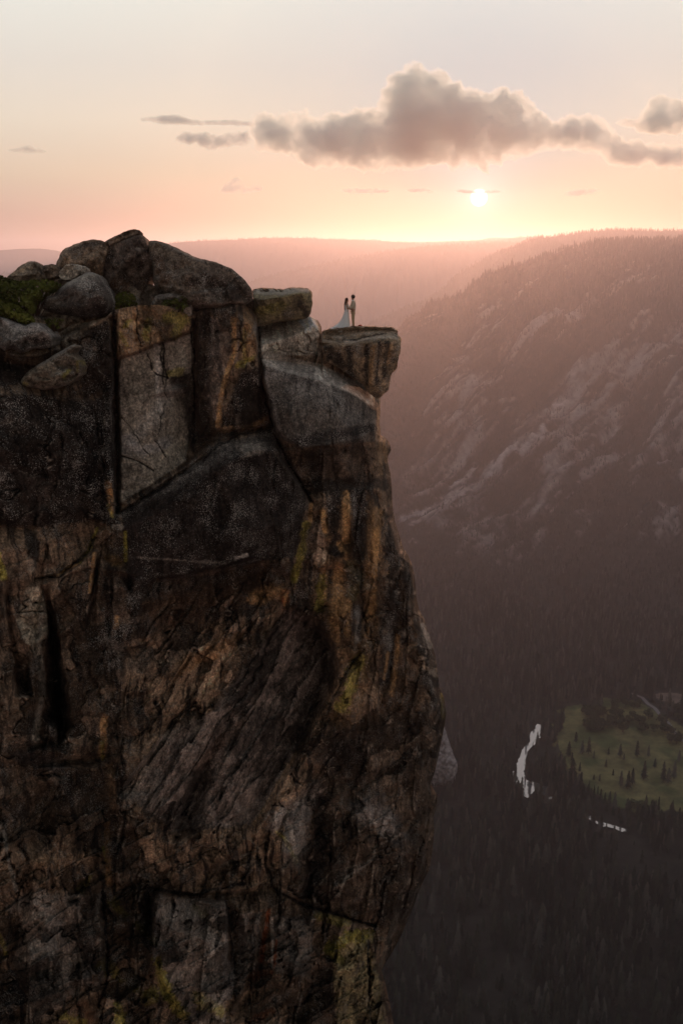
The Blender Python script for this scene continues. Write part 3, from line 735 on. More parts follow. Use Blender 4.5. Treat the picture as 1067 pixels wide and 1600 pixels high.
 [(500,1500,.9),(520,1480,1.1),(560,1458,1.0),(575,1465,.7)], [(525,1500,1.4),(530,1560,1.5),(530,1620,1.5)],
 [(574,1475,1.1),(574,1530,1.2),(578,1600,1.2)], [(578,1470,.5),(577,1530,.6),(582,1600,.6)], [(584,1490,.8),(592,1540,.6),(604,1600,.2)],
 # middle right, above the base
 [(430,1290,.8),(440,1330,1.3),(460,1340,1.2),(470,1380,1.0),(460,1400,.5)], [(416,1290,-.1),(420,1340,-.2),(412,1390,-.2)],
 [(480,1200,.3),(520,1220,.1),(560,1230,.1),(600,1200,.1),(640,1190,-.2)],
 [(500,1250,-.2),(505,1300,-.4),(495,1350,-.4),(480,1390,-.2)], [(460,1250,.7),(470,1290,1.0)],
 [(540,1270,.8),(545,1310,.9),(560,1350,.6),(550,1390,.8)], [(520,1290,.3),(526,1330,.6),(510,1380,.8)],
 [(590,1260,.6),(584,1320,.7),(590,1370,.6),(585,1420,.5)], [(625,1290,.3),(640,1330,.2),(630,1380,-.1),(600,1440,.1)],
 [(650,1140,-.2),(656,1200,-.2),(664,1250,-.6),(650,1300,-.5)], [(672,1150,-1.0),(668,1200,-1.2)],
 [(500,1430,.6),(540,1440,.8),(580,1450,.2)], [(470,1410,-.2),(510,1420,-.2),(550,1436,-.1),(590,1445,-.2)],
 [(608,1430,-.2),(596,1470,-.1),(586,1470,.2)], [(640,1400,-1.0),(618,1440,-1.1),(600,1480,-1.0)],
]
XR = [(622,594),(640,594),(662,593),(680,595),(684,602),(690,608),(703,611),(713,606),(722,606),(740,610),(760,612),(790,613),(815,617),(840,625),(858,631),(868,638),(880,643),(895,647),(925,650),(950,654),(968,663),(985,668),(1000,673),(1025,680),(1055,684),(1075,687),(1092,694),(1115,697),(1130,695),(1150,691),(1180,685),(1210,678),(1224,672),(1232,676),(1243,683),(1262,682),(1275,677),(1300,678),(1340,674),(1360,670),(1375,662),(1395,653),(1420,645),(1440,636),(1465,625),(1490,611),(1508,600),(1516,596),(1530,600),(1560,607),(1600,615),(1660,625)]
TOPY = [(-60,498),(0,500),(20,522),(60,534),(90,522),(110,508),(140,502),(165,496),(178,484),(215,477),(250,476),(275,481),(298,494),(320,480),(360,470),(396,466),(403,505),(440,500),(484,494),(497,501),(503,512),(504,545),(530,572),(560,590),(578,612),(594,622)]
NR, NCc = 860, 500
tt = np.linspace(0, 1, NR)[:, None]; uu = np.linspace(0, 1, NCc)[None, :]
yr = 622 + (1660 - 622) * tt
xr = np.interp(yr, [a for a, b in XR], [b for a, b in XR])
GX = -60 + uu * (xr + 60)
x_top = -60 + uu * (594 + 60)
ytop = np.interp(x_top, [a for a, b in TOPY], [b for a, b in TOPY])
GY = ytop + (1660 - ytop) * tt
GX = np.broadcast_to(GX, GY.shape).copy()
edge_px = (xr - GX)                                   # pixels from the right silhouette
R0 = Relief(CL)(GX, GY, 0.0)
# soften the facets a little, keep the creases
R0 = 1.35 * (0.6 * R0 + 0.4 * blur_grid(R0, 3))
B = base_Y(GX)
P0 = at(GX, GY, B)
Xw, Zw = P0[..., 0], P0[..., 2]
q = np.stack([Xw, Zw, Xw * 0 + 3.3], -1)
warp = fbm(q * 0.5, 3, 201)
# joint blocks: tilted facets bounded by cracks, taller than wide
def facets(sx, sz, seed, amp, wamp=.7, rot=0.0):
    c, s = math.cos(rot), math.sin(rot)
    xx, zz = Xw * c + Zw * s, -Xw * s + Zw * c
    pp = np.stack([xx / sx + warp * wamp, zz / sz + fbm(q * 0.6, 3, seed + 7) * wamp], -1)
    d1, d2, idn, ox, oy = cells(pp, seed)
    h = (idn % 997) / 997.0 - .5; hx = ((idn // 997) % 991) / 991.0 - .5; hy = ((idn // 9973) % 983) / 983.0 - .5
    return amp * (h * 1.0 + hx * ox * 1.8 + hy * oy * 1.8), d2 - d1, idn
smooth_m = np.zeros(GX.shape)      # where the stone is a smooth fresh face
def softpoly(poly, w):
    return np.clip(0.5 + np.where(in_poly(GX, GY, poly), 1, -1) * seg_dist(GX, GY, poly + poly[:1]) / (2 * w), 0, 1)
SLAB = [(186,562),(216,554),(242,542),(270,533),(302,520),(302,600),(304,650),(290,720),(230,760),(186,787)]
HOLLOW = [(446,955),(480,965),(515,1000),(522,1050),(480,1140),(430,1235),(390,1290),(270,1300),(200,1240),(255,1150),(330,1110)]
BULGE = [(190,800),(232,772),(300,728),(345,695),(430,680),(480,778),(462,868),(400,880),(300,898),(200,910)]
NOSE = [(408,560),(500,572),(572,608),(586,640),(586,690),(470,700),(430,680)]
smooth_m = np.maximum.reduce([softpoly(SLAB, 4) * .8, softpoly(HOLLOW, 10) * .6, softpoly(BULGE, 8) * .65, softpoly(NOSE, 8) * .75])
lowm = sstep(1180, 1330, GY)       # the foot of the wall is the most broken
f1, e1, id1 = facets(2.6, 4.2, 301, 0.50, rot=-.12); f2, e2, id2 = facets(0.9, 1.7, 331, 0.26, rot=.15); f3, e3, id3 = facets(.35, .6, 361, 0.10, rot=.3)
br = (1 - smooth_m)
def flakes(ang, period, seed, wamp=.5, brk=.35):
    """sheet-like joints: long slanting steps whose lips run along `ang` (radians up from the horizontal)"""
    c, s_ = math.cos(ang), math.sin(ang)
    along, across = Xw * c + Zw * s_, -Xw * s_ + Zw * c
    w_ = fbm(np.stack([along / period / 3.5, across / period, along * 0 + seed], -1), 4, seed)
    seg = np.floor(along / period / 2.2 + w_ * 1.2 + .5 * perlin(q * 1.3 / period, seed + 1))
    sh = (hash3(seg.astype(np.int64), seg.astype(np.int64) * 0 + seed, seg.astype(np.int64) * 0, seed) % 1000) / 1000.0
    u = across / period + w_ * wamp + sh * brk * 2
    k = np.floor(u); f = u - k; h = (hash3(k.astype(np.int64), seg.astype(np.int64), k.astype(np.int64) * 0, seed + 2) % 1000) / 1000.0
    return (f - .5) * (.35 + h), np.minimum(f, 1 - f), h
hol = softpoly(HOLLOW, 14); diag = np.maximum(hol, sstep(880, 980, GY) * sstep(1320, 1200, GY) * sstep(190, 260, GX) * sstep(560, 480, GX))
fa, ea, ha = flakes(rad(56), 1.15, 601, .45); fb, eb, hb = flakes(rad(60), .42, 621, .5)
fc, ec, hc = flakes(rad(82), 2.6, 641, .35); fd, ed, hd = flakes(rad(98), 1.0, 661, .45); fe_, ee, he = flakes(rad(18), 1.9, 681, .5)
vert = (1 - diag) * (1 - smooth_m * .85)
topm = sstep(620, 520, GY)
R1 = R0 + f1 * br * (.5 + .7 * lowm) * 1.1 + f2 * br * (.35 + .5 * lowm) + f3 * (.15 + .35 * br)
R1 += (fa * .55 + fb * .20) * diag + (fc * .75 + fd * .16) * vert * (.6 + .4 * lowm) + fe_ * .28 * vert * lowm
crk = lambda e, w: np.clip(1 - e / w, 0, 1)
pn = fbm(q * .9, 3, 391); patch = sstep(-.1, .25, pn); patch2 = sstep(.05, .3, fbm(q * 1.3, 3, 395))
R1 -= 0.35 * crk(e1, .035) * br * (.3 + .7 * patch) + 0.14 * crk(e2, .06) * br * patch
R1 -= .16 * crk(ea, .05) * diag * patch + .18 * crk(ec, .045) * vert * patch2
R1 += fbm(q * 1.1, 4, 401, .5) * 0.22 * (.35 + .65 * br) + fbm(q * np.array([2.4, .5, 1]), 4, 431) * .08 * (.3 + .7 * br) + perlin(q * 9, 471) * .014
gr_ = np.gradient(blur_grid(R0, 6), axis=0) / 1.2; att = 1 / (1 + (np.clip(gr_, 0, 9) / .05) ** 1.5)
R1 = R0 + (R1 - R0) * np.where(GY < 700, att, .4 + .6 * att)     # tops seen at a low angle stay even
# hand-set cracks, grooves and ribs
GJ = fbm(q * 1.6, 3, 77) * 3.0
def groove(pts, w, d):
    global R1
    xs_, ys_ = [p[0] for p in pts], [p[1] for p in pts]; M = w * 3 + 4
    bx = (GX > min(xs_) - M) & (GX < max(xs_) + M) & (GY > min(ys_) - M) & (GY < max(ys_) + M); jx = GJ[bx]
    R1[bx] -= d * np.exp(-(seg_dist(GX[bx] + jx, GY[bx] + jx * .5, pts) / w) ** 2)
for g_ in [([(180,500),(180,600),(184,700),(185,800)], 3.5, .9), ([(185,802),(232,774),(300,728),(345,690),(375,674),(424,668)], 2.5, .5),
           ([(404,506),(405,560),(414,620),(428,672),(444,712),(470,756),(486,782)], 3, .8), ([(302,500),(304,600),(306,690)], 2.0, .4),
           ([(216,550),(218,478)], 1.2, .05), ([(254,535),(258,550),(257,575),(262,592)], 1.5, .12), ([(230,552),(235,575),(245,585),(262,590)], 1.2, .08), ([(190,712),(215,720),(240,735)], 1.5, .12),
           ([(240,540),(244,560)], 1.3, .08), ([(148,640),(156,700),(170,760)], 2, .3), ([(56,905),(90,900),(130,872),(150,840)], 2.5, .4), ([(26,957),(50,955),(74,957)], 1.2, .2),
           ([(446,955),(424,995),(405,1040),(378,1090),(352,1130)], 2.5, .35), ([(568,1015),(550,1035),(530,1075),(515,1110)], 2.2, .3), ([(520,890),(545,882)], 2, .25),
           ([(566,884),(564,925),(572,990)], 1.6, .2), ([(604,690),(596,740)], 2, .3), ([(575,1470),(576,1530),(580,1600)], 1.8, .35), ([(355,1410),(362,1460),(368,1520)], 2.2, .4),
           ([(490,1535),(480,1560),(462,1575)], 2.0, .35), ([(396,1310),(412,1360),(404,1395),(300,1400),(235,1390)], 3.5, .5), ([(290,1400),(292,1480),(300,1560),(298,1600)], 1.3, .12),
           ([(420,1300),(416,1350),(430,1390),(470,1412),(530,1430),(588,1448)], 3, .4), ([(505,1250),(500,1310),(492,1360),(478,1395)], 8, .5),
           ([(232,1395),(236,1450),(226,1470)], 6, .7), ([(207,1440),(203,1490),(215,1525),(226,1530)], 2.5, .4), ([(470,1165),(440,1215),(405,1280)], 3, .25), ([(456,1190),(425,1245)], 2, .2),
           ([(612,1020),(608,1060),(600,1090)], 2, .25), ([(480,1240),(486,1290)], 2, .2), ([(640,1190),(600,1210),(560,1236)], 3, .3), ([(655,1130),(660,1190),(670,1240)], 2.5, .3),
           ([(165,820),(166,900),(172,1000),(178,1100)], 2, .15), ([(10,930),(20,1000),(30,1040)], 3, .4), ([(160,1390),(164,1450),(168,1520),(155,1570)], 3, .4), ([(300,1090),(262,1140)], 1.5, .12),
           ([(45,1170),(80,1160)], 4, .5), ([(350,1000),(310,1050),(260,1080)], 2, .12), ([(330,1345),(355,1352),(390,1330)], 3, .3), ([(90,1190),(140,1192),(168,1180)], 3, .35)]:
    groove(*g_)
CRK = [([(216,478),(218,550)],1.3),([(254,535),(258,550),(257,575),(262,592)],1.4),([(230,552),(235,575),(245,585),(262,590)],1.2),([(190,712),(215,720),(240,735)],1.3),([(188,650),(205,668),(222,700),(236,712)],1.0),([(244,690),(262,716)],1.2),([(262,592),(256,640),(248,680)],1.0),([(252,540),(256,600)],1.6),([(26,957),(50,955),(74,957)],1.1),([(446,955),(424,995),(405,1040),(378,1090),(352,1130)],2.0),([(568,1015),(550,1035),(530,1075),(515,1110)],1.6),([(566,884),(564,925),(572,990)],1.2),([(575,1470),(576,1530),(580,1600)],1.8),([(300,1090),(262,1140)],1.2),([(355,1410),(362,1460),(368,1520)],1.6),([(404,506),(405,560),(414,620),(428,672),(444,712),(470,756),(486,782)],2.2),([(190,803),(232,776),(300,731),(345,694),(375,680),(424,672)],1.8),([(396,1312),(380,1380),(300,1398),(235,1388)],2.5),([(490,1535),(480,1560),(462,1575)],1.8),([(300,497),(304,600),(307,690)],1.8),([(160,1390),(164,1450),(168,1520),(155,1570)],2.0),([(56,905),(90,900),(130,872),(150,840)],2.0),([(420,1300),(416,1350),(430,1390),(470,1412),(530,1430),(588,1448)],2.4)]
for pts, w, d in [([(590,1324),(584,1340),(568,1354),(539,1372),(529,1400)], 1.6, -.10), ([(493,1134),(470,1165),(430,1232),(398,1288)], 3, -.2), ([(448,1100),(425,1125),(400,1150)], 3, -.12), ([(420,1040),(395,1080),(370,1110)], 2.5, -.1), ([(255,1152),(225,1188),(190,1232)], 2.5, -.15), ([(365,525),(368,550),(352,590),(345,640),(342,665)], 2.5, -.14)]:
    groove(pts, w, d)
# turn away at the right edge
R1 -= 2.2 * np.clip(1 - edge_px / 26.0, 0, 1) ** 2.2
P = at(GX, GY, B - R1)
# colour -------------------------------------------------------------------
streak = fbm(np.stack([Xw * 3.2 + warp, Zw * .28, Xw * 0], -1), 5, 501, .6)
blot = fbm(q * .55, 5, 521, .6); fine = fbm(q * 3.5, 4, 541, .6)
C = BASE * (1 + .5 * blot + .35 * fine)[..., None]
C = C * (1 - sstep(.0, .5, streak)[..., None]) + (DARK) * sstep(.0, .5, streak)[..., None]
fleck = np.full(GX.shape, .38)
def paint(key, pts, w, a, poly=False, brk=.8, fl=None, st=0.0, jit=0.0):
    """paint one lichen, stain, stone, lit-top or crack-shade colour along a line (w = half width) or over an outline (w = soft edge)"""
    global C, fleck
    xs_, ys_ = [p[0] for p in pts], [p[1] for p in pts]; M = w * 2.6 + 3
    bx = (GX > min(xs_) - M) & (GX < max(xs_) + M) & (GY > min(ys_) - M) & (GY < max(ys_) + M)
    X_, Y_ = GX[bx] + GJ[bx] * jit, GY[bx] + GJ[bx] * jit * .6
    nz = (fine[bx] * .8 + blot[bx] * .7) * brk + streak[bx] * st
    if poly:
        m_ = np.clip(0.5 + np.where(in_poly(X_, Y_, pts), 1, -1) * seg_dist(X_, Y_, pts + pts[:1]) / (2 * w), 0, 1); m_ = sstep(.25, .75, m_ + nz * .45 * (m_ > 0))
    else:
        d = seg_dist(X_, Y_, pts) / w; m_ = sstep(1.15, .45, d + nz * .55)
    m_ = (m_ * a)[..., None]; c = PAL[key] if isinstance(key, str) else np.array(key)
    C[bx] = C[bx] * (1 - m_) + c * (1 + .35 * fine[bx] + .25 * blot[bx])[..., None].clip(.3, 2) * m_
    if fl is not None: fleck[bx] = fleck[bx] * (1 - m_[..., 0]) + fl * m_[..., 0]
cc = (.125, .098, .082)
PT = [
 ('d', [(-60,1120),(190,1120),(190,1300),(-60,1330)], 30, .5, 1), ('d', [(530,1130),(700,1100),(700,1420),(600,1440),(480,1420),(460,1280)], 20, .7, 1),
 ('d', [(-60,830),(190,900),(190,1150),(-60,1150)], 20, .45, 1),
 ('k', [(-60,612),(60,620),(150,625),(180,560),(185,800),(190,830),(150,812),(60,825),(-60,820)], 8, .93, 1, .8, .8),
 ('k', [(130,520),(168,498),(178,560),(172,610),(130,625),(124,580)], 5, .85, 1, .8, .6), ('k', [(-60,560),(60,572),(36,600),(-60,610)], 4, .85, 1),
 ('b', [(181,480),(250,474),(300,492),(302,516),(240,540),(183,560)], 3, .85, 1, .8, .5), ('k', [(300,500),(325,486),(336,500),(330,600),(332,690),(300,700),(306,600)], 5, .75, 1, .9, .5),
 ((.25,.215,.17), SLAB, 2.5, .95, 1, .35, .06), ((.16,.135,.105), [(205,570),(206,660),(208,740)], 7, .6, 0, .9, None, 2.0), ((.46,.42,.37), [(247,545),(250,640)], 5, .7, 0, .8, None, 2.0), ((.18,.15,.12), [(232,570),(228,640),(224,700)], 6, .6, 0, 1, None, 2.0), ((.36,.34,.32), [(198,690),(225,705),(262,690)], 10, .6, 0, 1.1), ((.14,.12,.10), [(215,650),(240,668),(262,660)], 6, .6, 0, 1.3), ((.33,.30,.24), [(285,545),(288,570)], 7, .5, 0, 1.0), ('k', [(262,590),(300,580),(306,690),(296,700),(288,640),(272,620)], 6, .85, 1), ((.19,.15,.12), [(190,570),(192,640),(190,700)], 8, .5, 0), ((.16,.13,.1), [(258,540),(260,600),(262,680)], 9, .55, 0, .8, None, 1.5),
 ((.32,.30,.27), [(196,700),(240,650),(272,610)], 16, .45, 0, 1.2), ((.20,.16,.12), [(280,620),(285,700)], 12, .5, 0),
 (cc, [(330,500),(372,490),(372,560),(350,600),(340,680),(325,640)], 6, .55, 1), ('t', [(366,500),(367,550),(352,590),(345,625),(341,665)], 5, .75, 0), ('t', [(385,495),(386,560)], 13, .55, 0, 1.0, None, 1.2), ('y', [(372,572),(395,560)], 7, .6, 0, 1.3), ('y', [(380,515),(382,560)], 5, .35, 0, 1.5),
 ('k', [(366,608),(376,585),(404,575),(414,620),(424,665),(385,672),(346,664)], 5, .85, 1, .8, .9), ('k', [(374,478),(378,490),(376,530)], 4, .7, 0),
 ('b', [(345,672),(385,668),(420,658)], 5, .7, 0), ('t', [(400,665),(425,650)], 5, .5, 0),
 ('y', [(195,510),(205,500)], 6, .55, 0, 1.4), ('y', [(232,500),(228,530)], 6, .45, 0, 1.6), ('y', [(262,495),(285,500),(275,520)], 9, .55, 0, 1.5), ('y', [(200,540),(188,520)], 6, .4, 0, 1.5), ('y', [(265,585),(282,580)], 6, .55, 0, 1.3),
 ('k', BULGE, 6, .96, 1, .5, .55), ((.13,.115,.10), [(225,782),(300,738),(350,704),(400,690),(425,690)], 14, .55, 0, 1.2, 1.0), ('g', [(380,700),(410,700)], 10, .45, 0, 1.6, 1.0), ((.14,.12,.1), [(330,700),(420,678)], 6, .6, 0, .8), ((.07,.06,.05),[(430,700),(462,745),(482,790)], 10, .6, 0, 1, 1.0),  # black lichen bulge; its upper edge painted greyer to look lit
 ('k', [(195,905),(300,900),(400,885),(430,900),(400,960),(300,970),(210,1000)], 10, .8, 1, .8, .3), ((.09,.05,.028), [(250,960),(330,940),(400,905)], 26, .55, 0, 1.3, .15), ((.11,.085,.065), [(215,1040),(260,1020),(300,1005)], 26, .65, 0, 1.2, .3), ((.15,.08,.035), [(290,1040),(330,1020),(370,1000)], 14, .6, 0, 1.5),
 ('g', [(200,870),(350,880)], 3, .25, 0, 1.6, 1.0), ('p', [(368,872),(385,866)], 3.5, .55, 0, 1.5),
 ((.085,.075,.065), NOSE, 3, .9, 1, .7, .5), ((.27,.24,.205), [(404,515),(440,505),(486,500)], 11, .85, 0, .5, .5), ((.22,.19,.15), [(404,545),(450,545),(496,530),(500,556),(410,556)], 5, .8, 1, .5, .7), ((.13,.125,.075), [(408,535),(430,545)], 8, .5, 0, 1.3),  # top of the step painted paler, skylight put into the colour
 ((.40,.34,.27), [(404,506),(484,497),(501,512),(498,528),(470,542),(404,548)], 4, .85, 1, .5, .4), ((.42,.37,.31), [(408,557),(450,559),(500,569),(545,591),(580,614),(583,634),(545,613),(500,597),(440,580),(412,571)], 3, .9, 1, .5, .3), ((.30,.265,.225), [(412,560),(450,566),(500,580),(545,600),(575,618)], 9, .85, 0, .6, .4), ((.16,.145,.13), [(425,580),(500,610),(550,650)], 22, .6, 0, 1.2, 1.0), ((.15,.13,.115), [(412,575),(422,620),(434,672)], 6, .6, 0, .6, .8),  # step top and nose shoulder lightened in colour as up-facing, lit planes
 ('k', [(470,690),(520,680),(584,668)], 10, .8, 0, .6, .7), ((.085,.062,.045), [(470,706),(583,694),(584,720),(560,758),(490,758)], 6, .85, 1, .4, .3), ('b', [(592,640),(592,720),(598,760)], 5, .7, 0), ('t', [(600,690),(604,720)], 4, .4, 0),
 ('k', [(480,760),(600,755)], 14, .75, 0), ((.125,.075,.04), [(486,800),(580,770),(600,860),(592,1000),(560,1130),(530,1140),(500,1120),(528,1060),(515,990),(480,950),(496,890)], 10, .9, 1, .6, .4), ((.10,.06,.035), [(592,870),(640,900),(655,1000),(660,1120),(590,1120)], 10, .85, 1, .6, .5, 1.5),
 ('k', [(520,770),(525,862)], 11, .85, 0, 1.0, 1.0), ('k', [(562,770),(564,870)], 12, .9, 0, 1.0, 1.0), ('t', [(541,772),(540,845)], 6, .85, 0), ('t', [(486,788),(484,822)], 4, .7, 0), ((.24,.17,.12), [(494,828),(502,872)], 13, .8, 0, .6), ('t', [(530,850),(540,872)], 6, .8, 0), ('k', [(516,862),(535,868)], 7, .8, 0),
 ('t', [(590,800),(580,900),(575,1000)], 11, .55, 0, .8, None, 1), ('k', [(612,800),(616,880),(614,960),(600,1060)], 14, .8, 0, 1.0, .8, 1), ('k', [(632,870),(640,930),(630,1000)], 9, .55, 0, 1, .8, 1.2), ('t', [(505,892),(504,940)], 7, .6, 0), ('y', [(504,900),(498,950)], 7, .6, 0, 1.4), ('k', [(516,890),(520,940),(514,960)], 4, .85, 0), ('t', [(530,890),(528,960),(520,1000)], 12, .65, 0, .9, None, 1),
 ((.19,.15,.07), [(548,884),(556,900),(552,930)], 11, .75, 0, .8), ((.10,.105,.09), [(545,900),(558,905)], 7, .5, 0, 1.5), ('t', [(545,940),(542,990)], 6, .7, 0), ((.17,.15,.13), [(558,950),(560,1000)], 6, .7, 0, .8, 1.0), ('k', [(553,945),(552,985)], 2.5, .8, 0), ('t', [(622,995),(618,1040),(612,1085)], 5, .85, 0, .9), ('t', [(606,1020),(600,1060)], 3, .5, 0),
 ('y', [(562,1030),(550,1060),(535,1105)], 13, .5, 0, 1.3), ('k', [(655,975),(672,1040),(684,1100)], 16, .65, 0, 1, 1.0), ('p', [(660,975),(672,1010)], 4, .35, 0, 1.6), ('y', [(690,1085),(692,1120)], 3, .45, 0, 1.4),
 ('k', [(450,880),(462,920),(450,945),(470,965),(490,960),(478,910)], 6, .8, 1, .8, .7), ('y', [(478,820),(470,870),(460,905)], 7, .65, 0, 1.2), ('r', [(446,925),(444,938)], 7, .8, 0, 1.0), ('t', [(395,935),(440,925)], 12, .55, 0, 1.3), ('t', [(447,930),(445,945)], 3, .8, 0),
 (cc, HOLLOW, 10, .9, 1, .5, .1), ((.17,.145,.125), [(448,1100),(425,1125),(400,1150),(380,1185)], 4, .65, 0, 1.0), ((.18,.16,.14), [(405,1055),(388,1085),(365,1105)], 4, .6, 0, 1.2), ((.17,.14,.12), [(470,1010),(440,1040)], 7, .4, 0, 1.5), ((.17,.14,.12), [(258,1150),(225,1188),(192,1232)], 3, .7, 0), ((.16,.10,.07), [(380,1130),(340,1165),(310,1200)], 9, .5, 0), ('k', [(395,1030),(360,1070)], 3, .5, 0),
 ('d', [(480,965),(515,1000),(520,1050),(490,1110)], 16, .5, 0, .4), ('k', [(262,1300),(290,1250),(310,1210)], 10, .6, 0), ((.14,.12,.1), [(200,1245),(260,1255)], 14, .5, 0, 1.2),
 ('k', [(182,830),(240,900),(200,1000),(188,1100),(160,1000),(160,900)], 10, .6, 1, .8, .8), ('g', [(178,822),(190,824)], 5, .5, 0, 1, .8), ('y', [(196,832),(197,876)], 3.2, .8, 0, .8), ((.14,.085,.035), [(172,872),(185,880)], 9, .7, 0), ('t', [(148,864),(145,900),(140,925)], 3.5, .8, 0), ('y', [(152,826),(140,860),(125,878)], 3, .6, 0), ('t', [(120,880),(90,900)], 3, .6, 0), ('g', [(172,1005),(185,1015)], 10, .45, 0, 1.5, 1.0), ('t', [(183,965),(182,980)], 4, .5, 0), ('t', [(170,758),(176,800)], 6, .75, 0), ('y', [(170,790),(176,806)], 5, .5, 0),
 ((.20,.165,.12), [(42,922),(62,916),(74,955),(76,990),(60,1012),(40,1005),(25,968)], 3, .85, 1, .4, .1), ((.20,.17,.13), [(58,1010),(66,1050),(68,1085),(60,1120),(54,1160)], 7, .75, 0, .7), ((.19,.15,.11), [(46,870),(50,890)], 6, .7, 0), ('g', [(78,1195),(84,1215)], 10, .35, 0, 1.2), ('g', [(60,1000),(66,960)], 4, .3, 0),
 ('t', [(164,1120),(160,1180)], 6, .7, 0, 1.0), ('y', [(160,1160),(161,1185)], 3, .5, 0), ('b', [(172,1200),(178,1260)], 8, .7, 0), ('y', [(162,1325),(166,1345)], 3, .8, 0), ('t', [(168,1290),(170,1380)], 5, .6, 0, 1.2), ('y', [(126,1390),(140,1370)], 6, .4, 0, 1.6), ('y', [(-5,860),(5,900)], 6, .6, 0, 1.2), ('y', [(0,1460),(10,1490)], 4, .6, 0, 1.2), ('b', [(60,1340),(100,1350),(160,1340)], 14, .5, 0, 1.2),
 ((.15,.125,.105), [(250,1400),(352,1408),(352,1600),(300,1600),(240,1500)], 6, .75, 1, .7, .2), ((.15,.125,.105), [(40,1400),(150,1390),(160,1520),(60,1600),(20,1500)], 14, .6, 1, .9, .2), ((.24,.205,.17), [(50,1460),(76,1475),(74,1505),(46,1505)], 4, .7, 1, .5), ((.26,.22,.19), [(352,1408),(355,1440),(352,1500),(358,1560)], 3, .7, 0, .6), ((.24,.205,.18), [(348,1490),(368,1510),(364,1560),(346,1565)], 4, .75, 1, .5), ((.26,.22,.18), [(155,1400),(150,1440),(160,1450)], 3.5, .75, 0), ((.26,.22,.18), [(158,1480),(160,1530)], 2.5, .6, 0), ((.2,.17,.15), [(250,1400),(245,1450),(242,1490)], 5, .6, 0),
 ((.14,.12,.105), [(372,1430),(408,1425),(398,1500),(372,1560)], 5, .6, 1, .6), ((.13,.115,.10), [(425,1430),(490,1430),(485,1530),(430,1520)], 6, .6, 1, .7), ('r', [(420,1422),(414,1460),(408,1500)], 4.5, .85, 0, .9), ('r', [(432,1470),(428,1510)], 3, .7, 0, 1.2), ('r', [(396,1525),(420,1520)], 7, .5, 0, 1.4), ('r', [(430,1580),(400,1590)], 6, .45, 0, 1.4), ('p', [(424,1435),(426,1470),(425,1510)], 2.5, .5, 0, 1.3), ((.13,.06,.03), [(130,1570),(150,1600)], 10, .6, 0),
 ((.30,.235,.12), [(520,1500),(545,1470),(572,1470),(590,1520),(612,1660),(530,1660)], 6, .85, 1, .8, .3, .8), ('k', [(540,1500),(560,1500),(556,1540)], 9, .5, 0, 1.4), ('k', [(552,1560),(566,1600)], 9, .6, 0, 1.4), ('y', [(520,1480),(545,1465),(575,1462)], 11, .75, 0, 1.2), ('y', [(512,1480),(530,1500)], 8, .5, 0, 1.4), ('y', [(500,1430),(540,1440)], 9, .4, 0, 1.5), ('d', [(492,1515),(520,1510),(520,1570),(494,1560)], 4, .9, 1),
 ('y', [(180,1412),(195,1430)], 9, .55, 0, 1.5), ('y', [(215,1445),(240,1470)], 6, .5, 0, 1.6), ('y', [(245,1500),(260,1550),(285,1585)], 9, .65, 0, 1.5), ('y', [(170,1510),(200,1540),(235,1555)], 13, .5, 0, 1.7), ('y', [(185,1570),(190,1600)], 9, .6, 0, 1.2), ('y', [(310,1560),(345,1580)], 10, .45, 0, 1.6), ('y', [(305,1420),(318,1428)], 8, .4, 0, 1.6), ('y', [(100,1590),(130,1598)], 8, .5, 0, 1.5), ('y', [(432,1300),(445,1310),(462,1345)], 4, .4, 0, 1.4),
 ((.115,.10,.09), [(430,1290),(460,1260),(500,1240)], 20, .5, 0, 1.2), ((.125,.11,.10), [(560,1260),(600,1270),(620,1310)], 20, .5, 0, 1.2), ('k', [(500,1250),(502,1330),(485,1390)], 14, .8, 0), ('k', [(480,1150),(520,1190),(560,1170)], 22, .6, 0, 1.0, .3), ((.2,.165,.13), [(625,1304),(586,1324),(584,1340),(568,1354),(539,1372),(529,1400)], 2.4, .85, 0, .7), ((.2,.16,.12), [(568,1350),(518,1361),(493,1390)], 1.8, .6, 0, .9), ((.2,.17,.14), [(486,1395),(470,1398)], 3, .7, 0), ((.17,.11,.06), [(493,1134),(470,1165),(430,1232),(398,1288)], 3, .55, 0), ((.22,.18,.13), [(488,1140),(478,1160)], 2, .6, 0),
 ((.20,.165,.13), [(350,1350),(385,1335),(400,1330)], 3, .7, 0, 1), ((.19,.16,.13), [(345,1400),(352,1408)], 6, .5, 0), ((.2,.17,.13), [(620,1430),(606,1470),(595,1508)], 4, .65, 0, 1.0), ((.2,.17,.13), [(575,1470),(600,1466)], 4, .5, 0),
 ((.13,.115,.095), [(40,600),(60,585),(110,560)], 10, .4, 0),
 ((.24,.21,.18), [(20,1420),(60,1400),(90,1450),(70,1520)], 14, .6, 0, 1.1), ((.24,.205,.17), [(250,1420),(330,1430),(335,1560)], 16, .55, 0, 1.1), ((.22,.19,.165), [(430,1280),(470,1270),(455,1340)], 18, .55, 0, 1.2), ((.20,.175,.155), [(560,1270),(600,1290)], 18, .5, 0, 1.2), ((.23,.19,.15), [(205,1235),(255,1160),(300,1120)], 10, .5, 0, 1.0), ((.10,.085,.08), [(30,1180),(90,1200)], 16, .5, 0, 1.2), ((.30,.26,.21), [(6,1300),(14,1345),(26,1390)], 4, .7, 0, .9), ((.008,.006,.005), [(84,985),(90,1060),(94,1130)], 9, .9, 0, .5), ((.45,.24,.09), [(505,800),(508,830)], 5, .6, 0, 1.0), ((.42,.22,.08), [(588,830),(584,900),(580,960)], 6, .6, 0, .9, None, .8)  # near-black stroke paints the shade inside the deep left cleft
]
